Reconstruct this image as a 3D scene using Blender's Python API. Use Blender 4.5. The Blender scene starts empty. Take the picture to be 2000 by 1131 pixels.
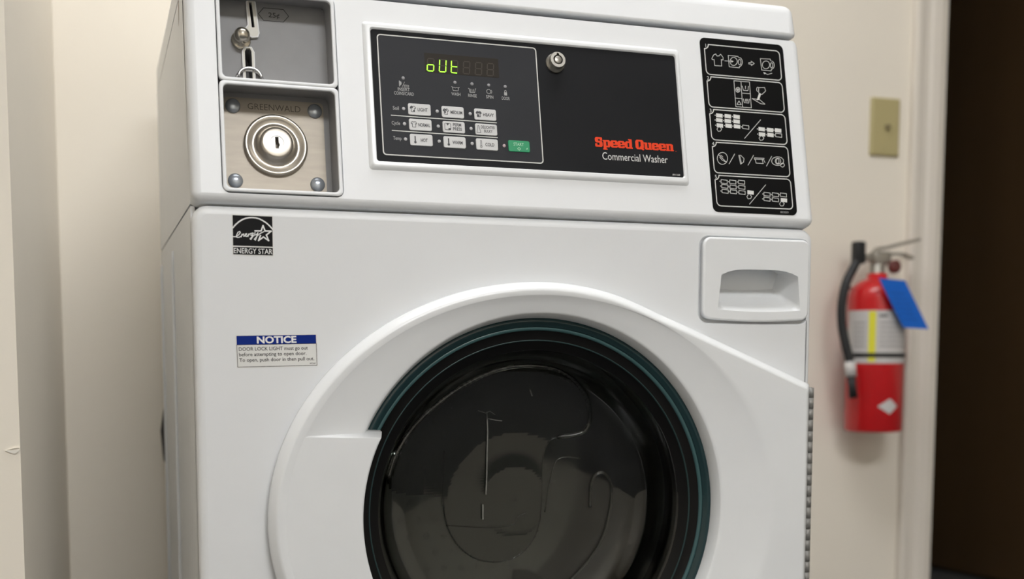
import bpy, bmesh, math, random
from mathutils import Matrix, Vector
from mathutils.geometry import tessellate_polygon

random.seed(4)
scene = bpy.context.scene
col = scene.collection
PI = math.pi

# ------------------------------------------------------------------ camera
cam_data = bpy.data.cameras.new('camera')
cam = bpy.data.objects.new('camera', cam_data)
col.objects.link(cam)
cam_data.sensor_width = 36.0
cam_data.lens = 2425.54 / 2000 * 36.0
cam_data.shift_x = (1000 - 1044.29) / 2000
cam_data.shift_y = (920.84 - 565.5) / 2000
cam_data.clip_start = 0.02
cam_right = Vector((0.94391492, -0.33017452, 0.0030665))
cam_up = Vector((0.0286817, 0.09124122, 0.99541569))
cam_fwd = Vector((0.32894069, 0.93949977, -0.09559391))
cam.matrix_world = Matrix(((cam_right.x, cam_up.x, -cam_fwd.x, -0.08824),
                           (cam_right.y, cam_up.y, -cam_fwd.y, -1.24452),
                           (cam_right.z, cam_up.z, -cam_fwd.z, 0.65865),
                           (0, 0, 0, 1)))
cam_data.dof.use_dof = True
cam_data.dof.focus_distance = 1.30
cam_data.dof.aperture_fstop = 3.7
scene.camera = cam

# ------------------------------------------------------------------ world and exposure
world = bpy.data.worlds.new('world')
scene.world = world
world.use_nodes = True
world.node_tree.nodes['Background'].inputs[0].default_value = (0.8, 0.85, 0.9, 1)
world.node_tree.nodes['Background'].inputs[1].default_value = 0.0
scene.view_settings.view_transform = 'Standard'
scene.view_settings.look = 'None'
scene.view_settings.gamma = 1.0
scene.view_settings.use_curve_mapping = False
scene.view_settings.exposure = 0.09
# ceiling lights outside the picture: (x, y, strength, names, label)
CEILING_LIGHTS = [(0.35, -0.10, 9.0, 'ceiling_light_offscreen', 'diffuser_offscreen', 'white ceiling troffer right over the washing machine'),
                  (0.40, -2.3, 26.0, 'ceiling_troffer_offscreen', 'lamp_diffuser_offscreen', 'white ceiling troffer across the room from the machine')]

FLOOR = 0.0
CEIL = 2.45

# ------------------------------------------------------------------ materials
def mat(name, color, rough=0.5, metal=0.0, spec=0.5, coat=0.0, emit=None, estr=0.0, trans=0.0, ior=1.45,
        noise=0.0, nscale=30.0, bump=0.0, bscale=200.0, stretch=None):
    m = bpy.data.materials.new(name)
    m.use_nodes = True
    nt = m.node_tree
    b = nt.nodes['Principled BSDF']
    b.inputs['Base Color'].default_value = (*color, 1)
    b.inputs['Roughness'].default_value = rough
    b.inputs['Metallic'].default_value = metal
    b.inputs['Specular IOR Level'].default_value = spec
    b.inputs['Coat Weight'].default_value = coat
    b.inputs['Coat Roughness'].default_value = 0.08
    b.inputs['Transmission Weight'].default_value = trans
    b.inputs['IOR'].default_value = ior
    if emit:
        b.inputs['Emission Color'].default_value = (*emit, 1)
        b.inputs['Emission Strength'].default_value = estr
    if noise or bump:
        tc = nt.nodes.new('ShaderNodeTexCoord')
        mp = nt.nodes.new('ShaderNodeMapping')
        nt.links.new(tc.outputs['Object'], mp.inputs['Vector'])
        if stretch:
            mp.inputs['Scale'].default_value = stretch
    if noise:
        n = nt.nodes.new('ShaderNodeTexNoise')
        n.inputs['Scale'].default_value = nscale
        n.inputs['Detail'].default_value = 4
        nt.links.new(mp.outputs['Vector'], n.inputs['Vector'])
        r = nt.nodes.new('ShaderNodeValToRGB')
        r.color_ramp.elements[0].position = 0.3
        r.color_ramp.elements[1].position = 0.7
        r.color_ramp.elements[0].color = (*[c * (1 - noise) for c in color], 1)
        r.color_ramp.elements[1].color = (*[min(1, c * (1 + noise)) for c in color], 1)
        nt.links.new(n.outputs['Fac'], r.inputs['Fac'])
        nt.links.new(r.outputs['Color'], b.inputs['Base Color'])
    if bump:
        n2 = nt.nodes.new('ShaderNodeTexNoise')
        n2.inputs['Scale'].default_value = bscale
        n2.inputs['Detail'].default_value = 3
        nt.links.new(mp.outputs['Vector'], n2.inputs['Vector'])
        bp = nt.nodes.new('ShaderNodeBump')
        bp.inputs['Strength'].default_value = bump
        bp.inputs['Distance'].default_value = 0.001
        nt.links.new(n2.outputs['Fac'], bp.inputs['Height'])
        nt.links.new(bp.outputs['Normal'], b.inputs['Normal'])
    return m

M_ENAMEL = mat('white_enamel', (0.76, 0.775, 0.79), 0.38, spec=0.4, noise=0.01, nscale=12)
M_PLASTIC = mat('white_plastic', (0.78, 0.797, 0.81), 0.22, noise=0.01, nscale=20)
M_SIDE = M_ENAMEL
M_GREY = mat('grey_painted_steel', (0.29, 0.29, 0.295), 0.5, noise=0.03, nscale=60, bump=0.05, bscale=900)
M_STEEL = mat('brushed_warm_steel', (0.40, 0.36, 0.305), 0.5, metal=0.45, noise=0.07, nscale=25, stretch=(1, 6, 1))
M_CHROME = mat('satin_chrome', (0.66, 0.66, 0.66), 0.2, metal=1.0)
M_ZINC = mat('zinc_plated', (0.44, 0.48, 0.53), 0.24, metal=0.65)
M_BRASSY = mat('nickel_knob', (0.62, 0.58, 0.5), 0.25, metal=1.0)
M_CREAM = mat('cream_bezel', (0.72, 0.70, 0.63), 0.4)
M_FASCIA = mat('charcoal_fascia', (0.0125, 0.013, 0.0145), 0.5, spec=0.10, noise=0.08, nscale=14)
M_FASCIA2 = mat('charcoal_keypad', (0.027, 0.028, 0.032), 0.5, spec=0.15, noise=0.05, nscale=14)
M_PRINT = mat('pale_grey_print', (0.66, 0.66, 0.64), 0.5)
M_PRINTD = mat('dim_grey_print', (0.34, 0.34, 0.34), 0.5)
M_WHITEP = mat('white_print', (0.82, 0.82, 0.82), 0.5)
M_INK = mat('black_ink', (0.008, 0.008, 0.009), 0.5, spec=0.15)
M_INKG = mat('grey_ink', (0.05, 0.05, 0.05), 0.5)
M_RED = mat('orange_red_print', (0.74, 0.055, 0.014), 0.5, spec=0.2)
M_BUTTON = mat('grey_button', (0.58, 0.58, 0.58), 0.45)
M_GREEN = mat('green_button', (0.0, 0.26, 0.10), 0.4)
M_LED = mat('indicator_lens', (0.45, 0.45, 0.46), 0.35)
M_LEDP = mat('pinkish_lens', (0.50, 0.38, 0.40), 0.35)
M_DISP = mat('display_window', (0.026, 0.021, 0.016), 0.45, spec=0.12)
M_SEGOFF = mat('unlit_segment', (0.055, 0.047, 0.037), 0.5, spec=0.15)
M_SEGON = mat('lit_segment', (0.3, 0.9, 0.02), 0.4, emit=(0.38, 1.0, 0.02), estr=1.1)
M_BLUE = mat('notice_blue', (0.0, 0.018, 0.20), 0.5, spec=0.2)
M_LABEL = mat('label_white', (0.74, 0.74, 0.72), 0.45)
M_BLKP = mat('instruction_black', (0.004, 0.004, 0.004), 0.5, spec=0.1)
M_TEAL = mat('teal_glass_edge', (0.012, 0.036, 0.040), 0.2)
M_TEALL = mat('light_teal_glass_edge', (0.045, 0.105, 0.11), 0.22)
M_RUBBER = mat('black_rubber', (0.004, 0.004, 0.004), 0.4, spec=0.2)
M_DRUM = mat('drum_steel', (0.35, 0.35, 0.34), 0.4, metal=0.8, noise=0.2, nscale=8)
M_GLASS = mat('smoked_door_glass', (0.42, 0.44, 0.42), 0.015, trans=1.0, ior=1.5)
M_MARK = mat('limescale_mark', (0.17, 0.17, 0.155), 0.7, noise=0.3, nscale=300)
M_HINGE = mat('hinge_steel', (0.27, 0.265, 0.25), 0.5, metal=0.3, noise=0.1, nscale=60)
M_RUST = mat('rust_stain', (0.30, 0.20, 0.15), 0.8, noise=0.2, nscale=80)
M_WALL = mat('beige_wall_paint', (0.86, 0.805, 0.71), 0.75, noise=0.012, nscale=3, bump=0.06, bscale=260)
M_TRIM = mat('door_trim_paint', (0.77, 0.72, 0.65), 0.45, noise=0.01, nscale=5)
M_CEIL = mat('ceiling_white', (0.78, 0.77, 0.74), 0.85, noise=0.02, nscale=40)
M_FLOOR = mat('dark_grey_carpet', (0.09, 0.09, 0.092), 0.95, noise=0.25, nscale=240, bump=0.3, bscale=500)
M_BROWN = mat('dark_brown_door', (0.105, 0.060, 0.026), 0.5, noise=0.10, nscale=6, stretch=(1, 1, 0.15))
M_PLASTER = mat('chipped_plaster', (0.86, 0.83, 0.76), 0.9)
M_LAMP = mat('lamp_diffuser', (0.9, 0.9, 0.9), 0.5, emit=(0.985, 0.99, 1.0), estr=1.0)
M_REDPAINT = mat('extinguisher_red', (0.60, 0.012, 0.016), 0.28, coat=0.3, noise=0.03, nscale=10)
M_XBLACK = mat('hose_black', (0.012, 0.013, 0.015), 0.45)
M_XMETAL = mat('valve_metal', (0.36, 0.34, 0.30), 0.42, metal=0.7)
M_XLABEL = mat('extinguisher_label', (0.60, 0.58, 0.57), 0.5)
M_XYEL = mat('label_yellow', (0.78, 0.74, 0.05), 0.5)
M_XBLUE = mat('tag_blue', (0.0, 0.13, 0.62), 0.55, noise=0.04, nscale=60)
M_XGAUGE = mat('gauge_red_brown', (0.13, 0.035, 0.03), 0.35)
M_IVORY = mat('ivory_plate', (0.46, 0.40, 0.20), 0.4)
M_IVORYD = mat('ivory_jack', (0.24, 0.20, 0.10), 0.45)

# ------------------------------------------------------------------ object helpers
WORLD = {}

def link(o, parent=None, M=None):
    M = M if M is not None else Matrix()
    if parent is not None:
        o.parent = parent
        o.matrix_basis = WORLD[parent.name].inverted() @ M
    else:
        o.matrix_basis = M
    col.objects.link(o)
    WORLD[o.name] = M.copy()
    return o

def thing(name, label, cat, loc, group=None):
    o = bpy.data.objects.new(name, None)
    o.empty_display_size = 0.1
    link(o, None, Matrix.Translation(loc))
    o['label'] = label
    o['category'] = cat
    if group:
        o['group'] = group
    return o

def tag(o, label, cat, group=None):
    o['label'] = label
    o['category'] = cat
    if group:
        o['group'] = group
    return o

class MB:
    """collects geometry of one mesh; s scales the numbers (0.001 = millimetres)"""
    def __init__(self, s=1.0):
        self.v = []; self.f = []; self.mi = []; self.sm = []; self.s = s
    def add(self, verts, faces, smooth=False, mi=0):
        o = len(self.v)
        self.v += [(a[0] * self.s, a[1] * self.s, a[2] * self.s) for a in verts]
        for f in faces:
            self.f.append(tuple(i + o for i in f)); self.mi.append(mi); self.sm.append(smooth)
        return self
    def box(self, x0, x1, y0, y1, z0, z1, mi=0):
        v = [(x, y, z) for x in (x0, x1) for y in (y0, y1) for z in (z0, z1)]
        f = [(0, 1, 3, 2), (4, 6, 7, 5), (0, 4, 5, 1), (2, 3, 7, 6), (0, 2, 6, 4), (1, 5, 7, 3)]
        return self.add(v, f, False, mi)
    def bevbox(self, x0, x1, y0, y1, z0, z1, r, seg=2, mi=0):
        bm = bmesh.new()
        bmesh.ops.create_cube(bm, size=1)
        for v in bm.verts:
            v.co = Vector(((x0 + x1) / 2 + v.co.x * (x1 - x0), (y0 + y1) / 2 + v.co.y * (y1 - y0), (z0 + z1) / 2 + v.co.z * (z1 - z0)))
        bmesh.ops.bevel(bm, geom=bm.edges[:], offset=r, segments=seg, profile=0.5, affect='EDGES')
        return self.frombm(bm, True, mi)
    def frombm(self, bm, smooth=False, mi=0):
        bm.verts.ensure_lookup_table(); bm.verts.index_update()
        self.add([v.co[:] for v in bm.verts], [tuple(v.index for v in f.verts) for f in bm.faces], smooth, mi)
        bm.free()
        return self
    def rings(self, loops, smooth=True, close=True, cap0=False, cap1=False, mi=0):
        """loops: list of equal-length 3D loops joined by quads"""
        n = len(loops[0]); o = 0; v = []; f = []
        for L in loops:
            v += list(L)
        for k in range(len(loops) - 1):
            for i in range(n if close else n - 1):
                j = (i + 1) % n
                f.append((k * n + i, k * n + j, (k + 1) * n + j, (k + 1) * n + i))
        if cap0:
            f.append(tuple(reversed(range(n))))
        if cap1:
            f.append(tuple((len(loops) - 1) * n + i for i in range(n)))
        return self.add(v, f, smooth, mi)
    def plate(self, rings, holes=(), smooth=True, cap=True, mi=0):
        """rings: [(loop2d, n), ...] from the back of the outside edge to the face; holes likewise from the face inwards,
        each hole = (rings, capped)"""
        self.rings([[(p[0], p[1], n) for p in L] for L, n in rings], smooth, mi=mi)
        L, n = rings[-1]
        polys = [[Vector((p[0], p[1], n)) for p in L]]
        for hr, hc in holes:
            polys.append([Vector((p[0], p[1], n)) for p in reversed(hr[0][0])])
        if cap:
            flat = [v for P in polys for v in P]
            tris = tessellate_polygon(polys)
            ff = []
            for t in tris:
                a, b, c = (flat[i] for i in t)
                if (b - a).cross(c - a).length < 1e-9:
                    continue
                ff.append(tuple(t) if (b - a).cross(c - a).z > 0 else tuple(reversed(t)))
            self.add([v[:] for v in flat], ff, False, mi)
        for hr, hc in holes:
            self.rings([[(p[0], p[1], m) for p in H] for H, m in hr], smooth, mi=mi)
            if hc:
                H, m = hr[-1]
                self.add([(p[0], p[1], m) for p in H], [tuple(range(len(H)))], False, mi)
        return self
    def lathe(self, prof, cx=0, cy=0, seg=48, smooth=True, mi=0, cap0=False, cap1=False):
        """prof: [(radius, height)], axis = local z through (cx, cy)"""
        loops = [[(cx + r * math.cos(2 * PI * i / seg), cy + r * math.sin(2 * PI * i / seg), h) for i in range(seg)] for r, h in prof]
        return self.rings(loops, smooth, True, cap0, cap1, mi)
    def tube(self, pts, r, seg=10, mi=0, caps=True):
        P = [Vector(p) for p in pts]; loops = []
        up = None
        for i, p in enumerate(P):
            t = (P[min(i + 1, len(P) - 1)] - P[max(i - 1, 0)]).normalized()
            if up is None:
                up = t.orthogonal().normalized()
            up = (up - t * up.dot(t)).normalized()
            b = t.cross(up)
            rr = r[i] if isinstance(r, (list, tuple)) else r
            loops.append([(p + (up * math.cos(2 * PI * k / seg) + b * math.sin(2 * PI * k / seg)) * rr)[:] for k in range(seg)])
        return self.rings(loops, True, True, caps, caps, mi)
    def stroke(self, pts, w, n=0.15, closed=False, mi=0):
        pts = list(pts) + ([pts[0]] if closed else [])
        n0 = n
        for k, (a, b) in enumerate(zip(pts, pts[1:])):
            n = n0 + 0.015 * (k % 3)
            d = Vector((b[0] - a[0], b[1] - a[1]))
            if d.length < 1e-6:
                continue
            d.normalize(); q = Vector((-d.y, d.x)) * w / 2; e = d * w * 0.35
            self.add([(a[0] - e.x - q.x, a[1] - e.y - q.y, n), (b[0] + e.x - q.x, b[1] + e.y - q.y, n),
                      (b[0] + e.x + q.x, b[1] + e.y + q.y, n), (a[0] - e.x + q.x, a[1] - e.y + q.y, n)], [(0, 1, 2, 3)], False, mi)
        return self
    def poly(self, pts, n=0.15, mi=0):
        P = [Vector((p[0], p[1], n)) for p in pts]
        tris = tessellate_polygon([P])
        ff = []
        for t in tris:
            a, b, c = (P[i] for i in t)
            ff.append(tuple(t) if (b - a).cross(c - a).z > 0 else tuple(reversed(t)))
        return self.add([v[:] for v in P], ff, False, mi)
    def slab(self, loop, n0, n1, mi=0, bev=0.0, insetfn=None):
        """closed prism of a 2D loop from n0 up to n1"""
        rg = [(loop, n0), (loop, n1 - bev)]
        if bev and insetfn:
            rg.append((insetfn(bev), n1))
        self.plate(rg, smooth=bool(bev), mi=mi)
        self.add([(p[0], p[1], n0) for p in loop], [tuple(reversed(range(len(loop))))], False, mi)
        return self
    def text(self, s, x, y, h=None, w=None, n=0.15, align='L', bold=0.0, mi=0, shear=0.0):
        """flat lettering: x, y = left (or centre) of the baseline, h = cap height, w = total width"""
        v, f, capw = text_geo(s, bold, shear)
        x0 = min(a[0] for a in v); x1 = max(a[0] for a in v)
        sy = (h if h else 1.0) / CAP
        sx = (w / (x1 - x0)) if w else sy
        ox = x - (x0 * sx) if align == 'L' else x - (x0 + x1) / 2 * sx
        return self.add([(ox + a[0] * sx, y + a[1] * sy, n) for a in v], f, False, mi)
    def build(self, name, mats, parent=None, M=None, kind=None):
        me = bpy.data.meshes.new(name)
        me.from_pydata(self.v, [], self.f)
        if not isinstance(mats, (list, tuple)):
            mats = [mats]
        for m in mats:
            me.materials.append(m)
        me.polygons.foreach_set('material_index', self.mi)
        me.polygons.foreach_set('use_smooth', self.sm)
        me.update()
        o = bpy.data.objects.new(name, me)
        link(o, parent, M)
        if kind:
            o['kind'] = kind
        return o

_text_cache = {}
def text_geo(s, bold=0.0, shear=0.0):
    key = (s, bold, shear)
    if key not in _text_cache:
        cu = bpy.data.curves.new('lettering', 'FONT')
        cu.body = s
        cu.size = 1.0
        cu.offset = bold
        cu.shear = shear
        cu.resolution_u = 3
        ob = bpy.data.objects.new('lettering', cu)
        col.objects.link(ob)
        dg = bpy.context.evaluated_depsgraph_get()
        me = bpy.data.meshes.new_from_object(ob.evaluated_get(dg))
        v = [w.co[:] for w in me.vertices]
        f = []
        for p in me.polygons:
            t = tuple(p.vertices)
            f.append(t if p.normal.z >= 0 else tuple(reversed(t)))
        bpy.data.objects.remove(ob); bpy.data.curves.remove(cu); bpy.data.meshes.remove(me)
        _text_cache[key] = (v, f, 0)
    return _text_cache[key]
_v = text_geo('H')[0]
CAP = max(a[1] for a in _v) - min(a[1] for a in _v)

def rrect(x0, x1, y0, y1, r, seg=6):
    pts = []
    r = max(r, 0.01)
    for cx, cy, a in ((x1 - r, y1 - r, 0), (x0 + r, y1 - r, 90), (x0 + r, y0 + r, 180), (x1 - r, y0 + r, 270)):
        for i in range(seg + 1):
            t = math.radians(a + 90 * i / seg)
            pts.append((cx + r * math.cos(t), cy + r * math.sin(t)))
    return pts

def circ(cx, cy, r, n=48, ry=None):
    ry = r if ry is None else ry
    return [(cx + r * math.cos(2 * PI * i / n), cy + ry * math.sin(2 * PI * i / n)) for i in range(n)]

def rings_round(x0, x1, y0, y1, r, n_face, rad, n_back, seg=4):
    """edge profile of a plate with a rounded front edge"""
    out = [(rrect(x0, x1, y0, y1, r), n_back)]
    for i in range(seg + 1):
        t = PI / 2 * i / seg
        d = rad * (1 - math.cos(t)); h = n_face - rad + rad * math.sin(t)
        out.append((rrect(x0 + d, x1 - d, y0 + d, y1 - d, max(r - d, 0.3)), h))
    return out

# ------------------------------------------------------------------ room shell
def structure(o):
    o['kind'] = 'structure'
    return o

RX0, RX1, RY0, WALLY = -1.7, 3.1, -3.3, 0.95
HALL_Y = 2.9
structure(MB().box(RX0, RX1, RY0, HALL_Y, FLOOR - 0.05, FLOOR).build('floor', M_FLOOR))
structure(MB().box(RX0, RX1, RY0, HALL_Y, CEIL, CEIL + 0.05).build('ceiling', M_CEIL))
DO0, DO1, DOH = 1.562, 2.48, 2.06       # door opening
wb = MB()
wb.box(0.30, DO0, WALLY, WALLY + 0.1, FLOOR, CEIL)
wb.box(-0.137, 0.30, 0.73, WALLY + 0.1, FLOOR, CEIL)      # boxed-in wall section added behind the machine to shade the left gap
wb.box(DO1, RX1, WALLY, WALLY + 0.1, FLOOR, CEIL)
wb.box(DO0, DO1, WALLY, WALLY + 0.1, DOH, CEIL)
structure(wb.build('wall_back', M_WALL))
# wall beside the machine: its return face is seen in the gap, its end face looks into the room
wl = MB()
P = [(-0.165, 0.10), (-0.137, 0.73), (-0.137, 1.05), (RX0, 1.05), (RX0, 0.10)]
n = len(P)
wl.add([(x, y, FLOOR) for x, y in P] + [(x, y, CEIL) for x, y in P],
       [(i, (i + 1) % n, n + (i + 1) % n, n + i) for i in range(n)] + [tuple(reversed(range(n))), tuple(n + i for i in range(n))])
wall_left = structure(wl.build('wall_left', M_WALL))
chip = MB()
chip.add([(-0.1790, 0.0985, 0.5590), (-0.1745, 0.0985, 0.5568), (-0.1700, 0.0985, 0.5556), (-0.1665, 0.0985, 0.5578),
          (-0.1652, 0.0985, 0.5600), (-0.1680, 0.0985, 0.5600), (-0.1730, 0.0985, 0.5594),
          (-0.1790, 0.1002, 0.5590), (-0.1745, 0.1002, 0.5568), (-0.1700, 0.1002, 0.5556), (-0.1665, 0.1002, 0.5578),
          (-0.1652, 0.1002, 0.5600), (-0.1680, 0.1002, 0.5600), (-0.1730, 0.1002, 0.5594)],
         [(0, 1, 2, 3, 4, 5, 6)] + [(i, (i + 1) % 7, 7 + (i + 1) % 7, 7 + i) for i in range(7)])
chip.add([(-0.1785, 0.0999, 0.5595), (-0.1730, 0.0999, 0.5598), (-0.1680, 0.0999, 0.5604), (-0.1655, 0.0999, 0.5606),
          (-0.1660, 0.0976, 0.5617), (-0.1700, 0.0976, 0.5616), (-0.1740, 0.0982, 0.5604)], [(0, 1, 2, 3, 4, 5, 6)], False, 0)
co = chip.build('paint_chip', [M_PLASTER], wall_left)
structure(MB().box(RX1, RX1 + 0.1, RY0, HALL_Y, FLOOR, CEIL).build('wall_right', M_WALL))
structure(MB().box(RX0, RX1, RY0 - 0.1, RY0, FLOOR, CEIL).build('wall_front', M_WALL))
structure(MB().box(RX0 - 0.1, RX0, RY0, HALL_Y, FLOOR, CEIL).build('wall_side', M_WALL))
structure(MB().box(RX0, RX1, HALL_Y, HALL_Y + 0.1, FLOOR, CEIL).build('wall_hall', M_WALL))

# door casing: moulded board beside the opening, head board above, jamb lining
def casing_profile(mirror=False):
    # (distance from the outer edge, thickness)
    return [(0.0, 0.0), (0.0, 0.016), (0.003, 0.020), (0.013, 0.020), (0.019, 0.013), (0.026, 0.011), (0.040, 0.010),
            (0.046, 0.013), (0.066, 0.014), (0.074, 0.011), (0.076, 0.007), (0.076, 0.0)]
tr = MB()
loops = []
for z in (FLOOR, DOH + 0.076):
    loops.append([(DO0 - 0.076 + d, WALLY - t, z) for d, t in casing_profile()])
tr.rings(loops, False, True, True, True)
loops = []
for z in (FLOOR, DOH + 0.076):
    loops.append([(DO1 + 0.076 - d, WALLY - t, z) for d, t in casing_profile()])
tr.rings([list(reversed(L)) for L in loops], False, True, True, True)
tr.box(DO0, DO1, WALLY - 0.014, WALLY, DOH, DOH + 0.076)
tr.box(DO0 - 0.001, DO0 + 0.010, WALLY - 0.004, WALLY + 0.1, FLOOR, DOH)
tr.box(DO1 - 0.010, DO1 + 0.001, WALLY - 0.004, WALLY + 0.1, FLOOR, DOH)
tr.box(DO0, DO1, WALLY - 0.004, WALLY + 0.1, DOH - 0.010, DOH)
structure(tr.build('trim_1', M_TRIM))
# door leaf swung open through the doorway, hinged on the far jamb
MD = Matrix.Translation((2.462, 1.052, 0)) @ Matrix.Rotation(math.radians(9.8), 4, 'Z')
structure(MB().bevbox(-0.02, 0.02, 0.0, 0.93, FLOOR + 0.012, DOH - 0.012, 0.002).build('door_1', M_BROWN, None, MD))

# ceiling lights
for lx, ly, st, nm1, nm2, lab in CEILING_LIGHTS:
    t = thing(nm1, lab, 'ceiling light', (lx, ly, CEIL), 'ceiling troffers')
    fm = MB()
    fm.box(lx - 0.61, lx + 0.61, ly - 0.31, ly - 0.29, CEIL - 0.02, CEIL)
    fm.box(lx - 0.61, lx + 0.61, ly + 0.29, ly + 0.31, CEIL - 0.02, CEIL)
    fm.box(lx - 0.61, lx - 0.59, ly - 0.29, ly + 0.29, CEIL - 0.02, CEIL)
    fm.box(lx + 0.59, lx + 0.61, ly - 0.29, ly + 0.29, CEIL - 0.02, CEIL)
    fm.build('frame', M_TRIM, t)
    ml = M_LAMP.copy(); ml.name = 'lamp_diffuser'
    ml.node_tree.nodes['Principled BSDF'].inputs['Emission Strength'].default_value = st
    MB().box(lx - 0.59, lx + 0.59, ly - 0.29, ly + 0.29, CEIL - 0.012, CEIL - 0.002).build(nm2, ml, t)

# ------------------------------------------------------------------ washing machine
W = 683.0                                   # width in mm
MF = Matrix(((1, 0, 0, 0), (0, 0, -1, 0), (0, 1, 0, 0), (0, 0, 0, 1)))        # front: u = x, v = z, n towards the room
TH = math.atan(0.208)
CT, ST = math.cos(TH), math.sin(TH)
MC = Matrix(((1, 0, 0, 0), (0, ST, -CT, 0), (0, CT, ST, 0.814), (0, 0, 0, 1)))  # sloping console face
mm = 0.001
washer = thing('washing_machine', 'white coin-operated front-loading washing machine with black control panel', 'washing machine', (0.3415, 0.31, FLOOR))

DEPTH = 0.620
# lower cabinet: two sides, back and base
cab = MB()
zt = 0.7985
cab.box(0.0, 0.004, 0.020, DEPTH, FLOOR + 0.02, zt)
cab.box(0.679, 0.683, 0.020, DEPTH, FLOOR + 0.02, zt)
cab.box(0.004, 0.679, DEPTH - 0.004, DEPTH, FLOOR + 0.02, zt)
cab.box(0.004, 0.679, 0.020, DEPTH - 0.004, FLOOR + 0.02, FLOOR + 0.026)
cab.box(0.004, 0.679, 0.030, DEPTH - 0.004, zt - 0.004, zt)
cabinet = cab.build('cabinet', M_SIDE, washer)
for y in (0.313, 0.580):
    rb = MB()
    rb.tube([(0.0, y, FLOOR + 0.06), (-0.0012, y, FLOOR + 0.08), (-0.0012, y, 0.765), (0.0, y, 0.777)], 0.0022, 8)
    rb.build('pressed_rib', M_SIDE, cabinet)
for x in (0.05, 0.633):
    for y in (0.06, 0.56):
        MB().lathe([(0.022, 0), (0.022, 0.008), (0.010, 0.010), (0.010, 0.025)], x, y, 20, cap0=True).build('levelling_foot', M_RUBBER, cabinet, Matrix.Translation((0, 0, FLOOR)))

# console housing: sides and back above the seam
hs = MB()
def side_profile(x0, x1):
    P = [(0.024, 0.8010), (DEPTH, 0.8010), (DEPTH, 1.0180), (0.058, 1.0180)]
    k = len(P)
    hs.add([(x0, y, z) for y, z in P] + [(x1, y, z) for y, z in P],
           [tuple(reversed(range(k))), tuple(k + i for i in range(k))] + [(i, (i + 1) % k, k + (i + 1) % k, k + i) for i in range(k)])
side_profile(0.0, 0.004)
side_profile(0.679, 0.683)
hs.box(0.004, 0.679, DEPTH - 0.004, DEPTH, 0.801, 1.018)
housing = hs.build('console_housing', M_SIDE, washer)
st = MB()
S0 = [(0.1172, 1.0172), (0.1175, 1.008), (0.1205, 1.000), (0.1235, 0.9950), (0.1250, 0.9920), (0.1262, 0.9965), (0.1245, 1.004), (0.1240, 1.012), (0.1235, 1.0172)]
st.add([(-0.0002, y, z) for y, z in S0], [tuple(reversed(range(len(S0))))])
st.build('rust_stain', M_RUST, housing)

# lid
bm = bmesh.new()
bmesh.ops.create_cube(bm, size=1)
for v in bm.verts:
    top = v.co.z > 0; fr = v.co.y < 0
    v.co = Vector((0.0 if v.co.x < 0 else 0.683, (0.0535 if top else 0.0425) if fr else DEPTH + 0.002, 1.0590 if top else 1.0205))
def bev(sel, off, seg):
    bmesh.ops.bevel(bm, geom=[e for e in bm.edges if sel(e)], offset=off, segments=seg, profile=0.5, affect='EDGES')
def mid(e):
    return (e.verts[0].co + e.verts[1].co) / 2
bev(lambda e: mid(e).z > 1.055 or (abs(e.verts[0].co.z - e.verts[1].co.z) > 0.02), 0.012, 5)
bev(lambda e: abs(e.verts[0].co.z - 1.0205) < 1e-4 and abs(e.verts[1].co.z - 1.0205) < 1e-4 and mid(e).y < 0.06, 0.004, 3)
lid_mb = MB().frombm(bm, True)
lid = lid_mb.build('lid', M_ENAMEL, washer)
for p in lid.data.polygons:
    if p.area > 0.01:
        p.use_smooth = False

# console face with two openings for the coin boxes
cs = MB(mm)
rg = [(rrect(0, W, -11.6, 206.8, 8), -26)]
for i in range(7):
    t = PI / 2 * i / 6
    d = 9 * (1 - math.cos(t)); hh = -9 + 9 * math.sin(t)
    rg.append((rrect(d, W - d, -11.6 + d * 0.8, 206.8 - min(d, 1.5) , max(9 - d, 0.6)), hh))
UP = (31.5, 143.5, 110.5, 200.5)
LO = (31.5, 143.5, -0.5, 106.5)
def opening(a, r, d, back, dv=6.0):
    return ([(rrect(a[0], a[1], a[2], a[3], r), 0), (rrect(a[0] + 0.3, a[1] - 0.3, a[2] + 0.3, a[3] - 0.3, r), -0.6),
             (rrect(a[0] + 0.3, a[1] - 0.3, a[2] + 0.3, a[3] - 0.3, r), -6)], False)
cs.plate(rg, [opening((28.4, 146.6, -3.8, 203.8), 8, 2, 0)])
console = cs.build('console_face', M_ENAMEL, washer, MC)

# --- coin boxes
def coin_box(a, depth, name, dv, slots=()):
    b = MB(mm)
    r = 5.0
    def lp(i, n):
        s = dv * (-n / depth) if n < 0 else 0
        return ([(x, y + s) for x, y in rrect(a[0] + i, a[1] - i, a[2] + i, a[3] - i, r)], n)
    # raised white lip
    lip = [lp(-1.9, -6.0), lp(-1.9, 1.2), lp(-1.6, 1.6), lp(1.2, 1.6), lp(1.5, 1.3), lp(1.6, -1.5)]
    b.rings([[(x, y, n) for x, y in L] for L, n in lip], True, mi=0)
    wall = [lp(1.6, -1.5), lp(1.6, -4), lp(1.8, -depth)]
    b.rings([[(x, y, n) for x, y in L] for L, n in wall], True, mi=1)
    L, n = wall[-1]
    b.plate([(L, n)], [([(H, n), (H, n - 26)], True) for H in slots], smooth=False, mi=2)
    return b.build(name, [M_ENAMEL, M_GREY, M_GREY], washer, MC)
SLOT1 = [(66.8, 177.8), (69.6, 178.0), (67.6, 204.7), (64.6, 204.5)]
SLOT2 = [(59.0, 121.5), (65.6, 121.5), (65.5, 153.0), (63.8, 156.0), (60.6, 155.6), (58.8, 152.6)]
upper = coin_box(UP, 30, 'coin_slot_recess', 7.5, (SLOT1, SLOT2))
lower = coin_box(LO, 36, 'coin_vault_recess', 7.5)
NB = -30
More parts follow.
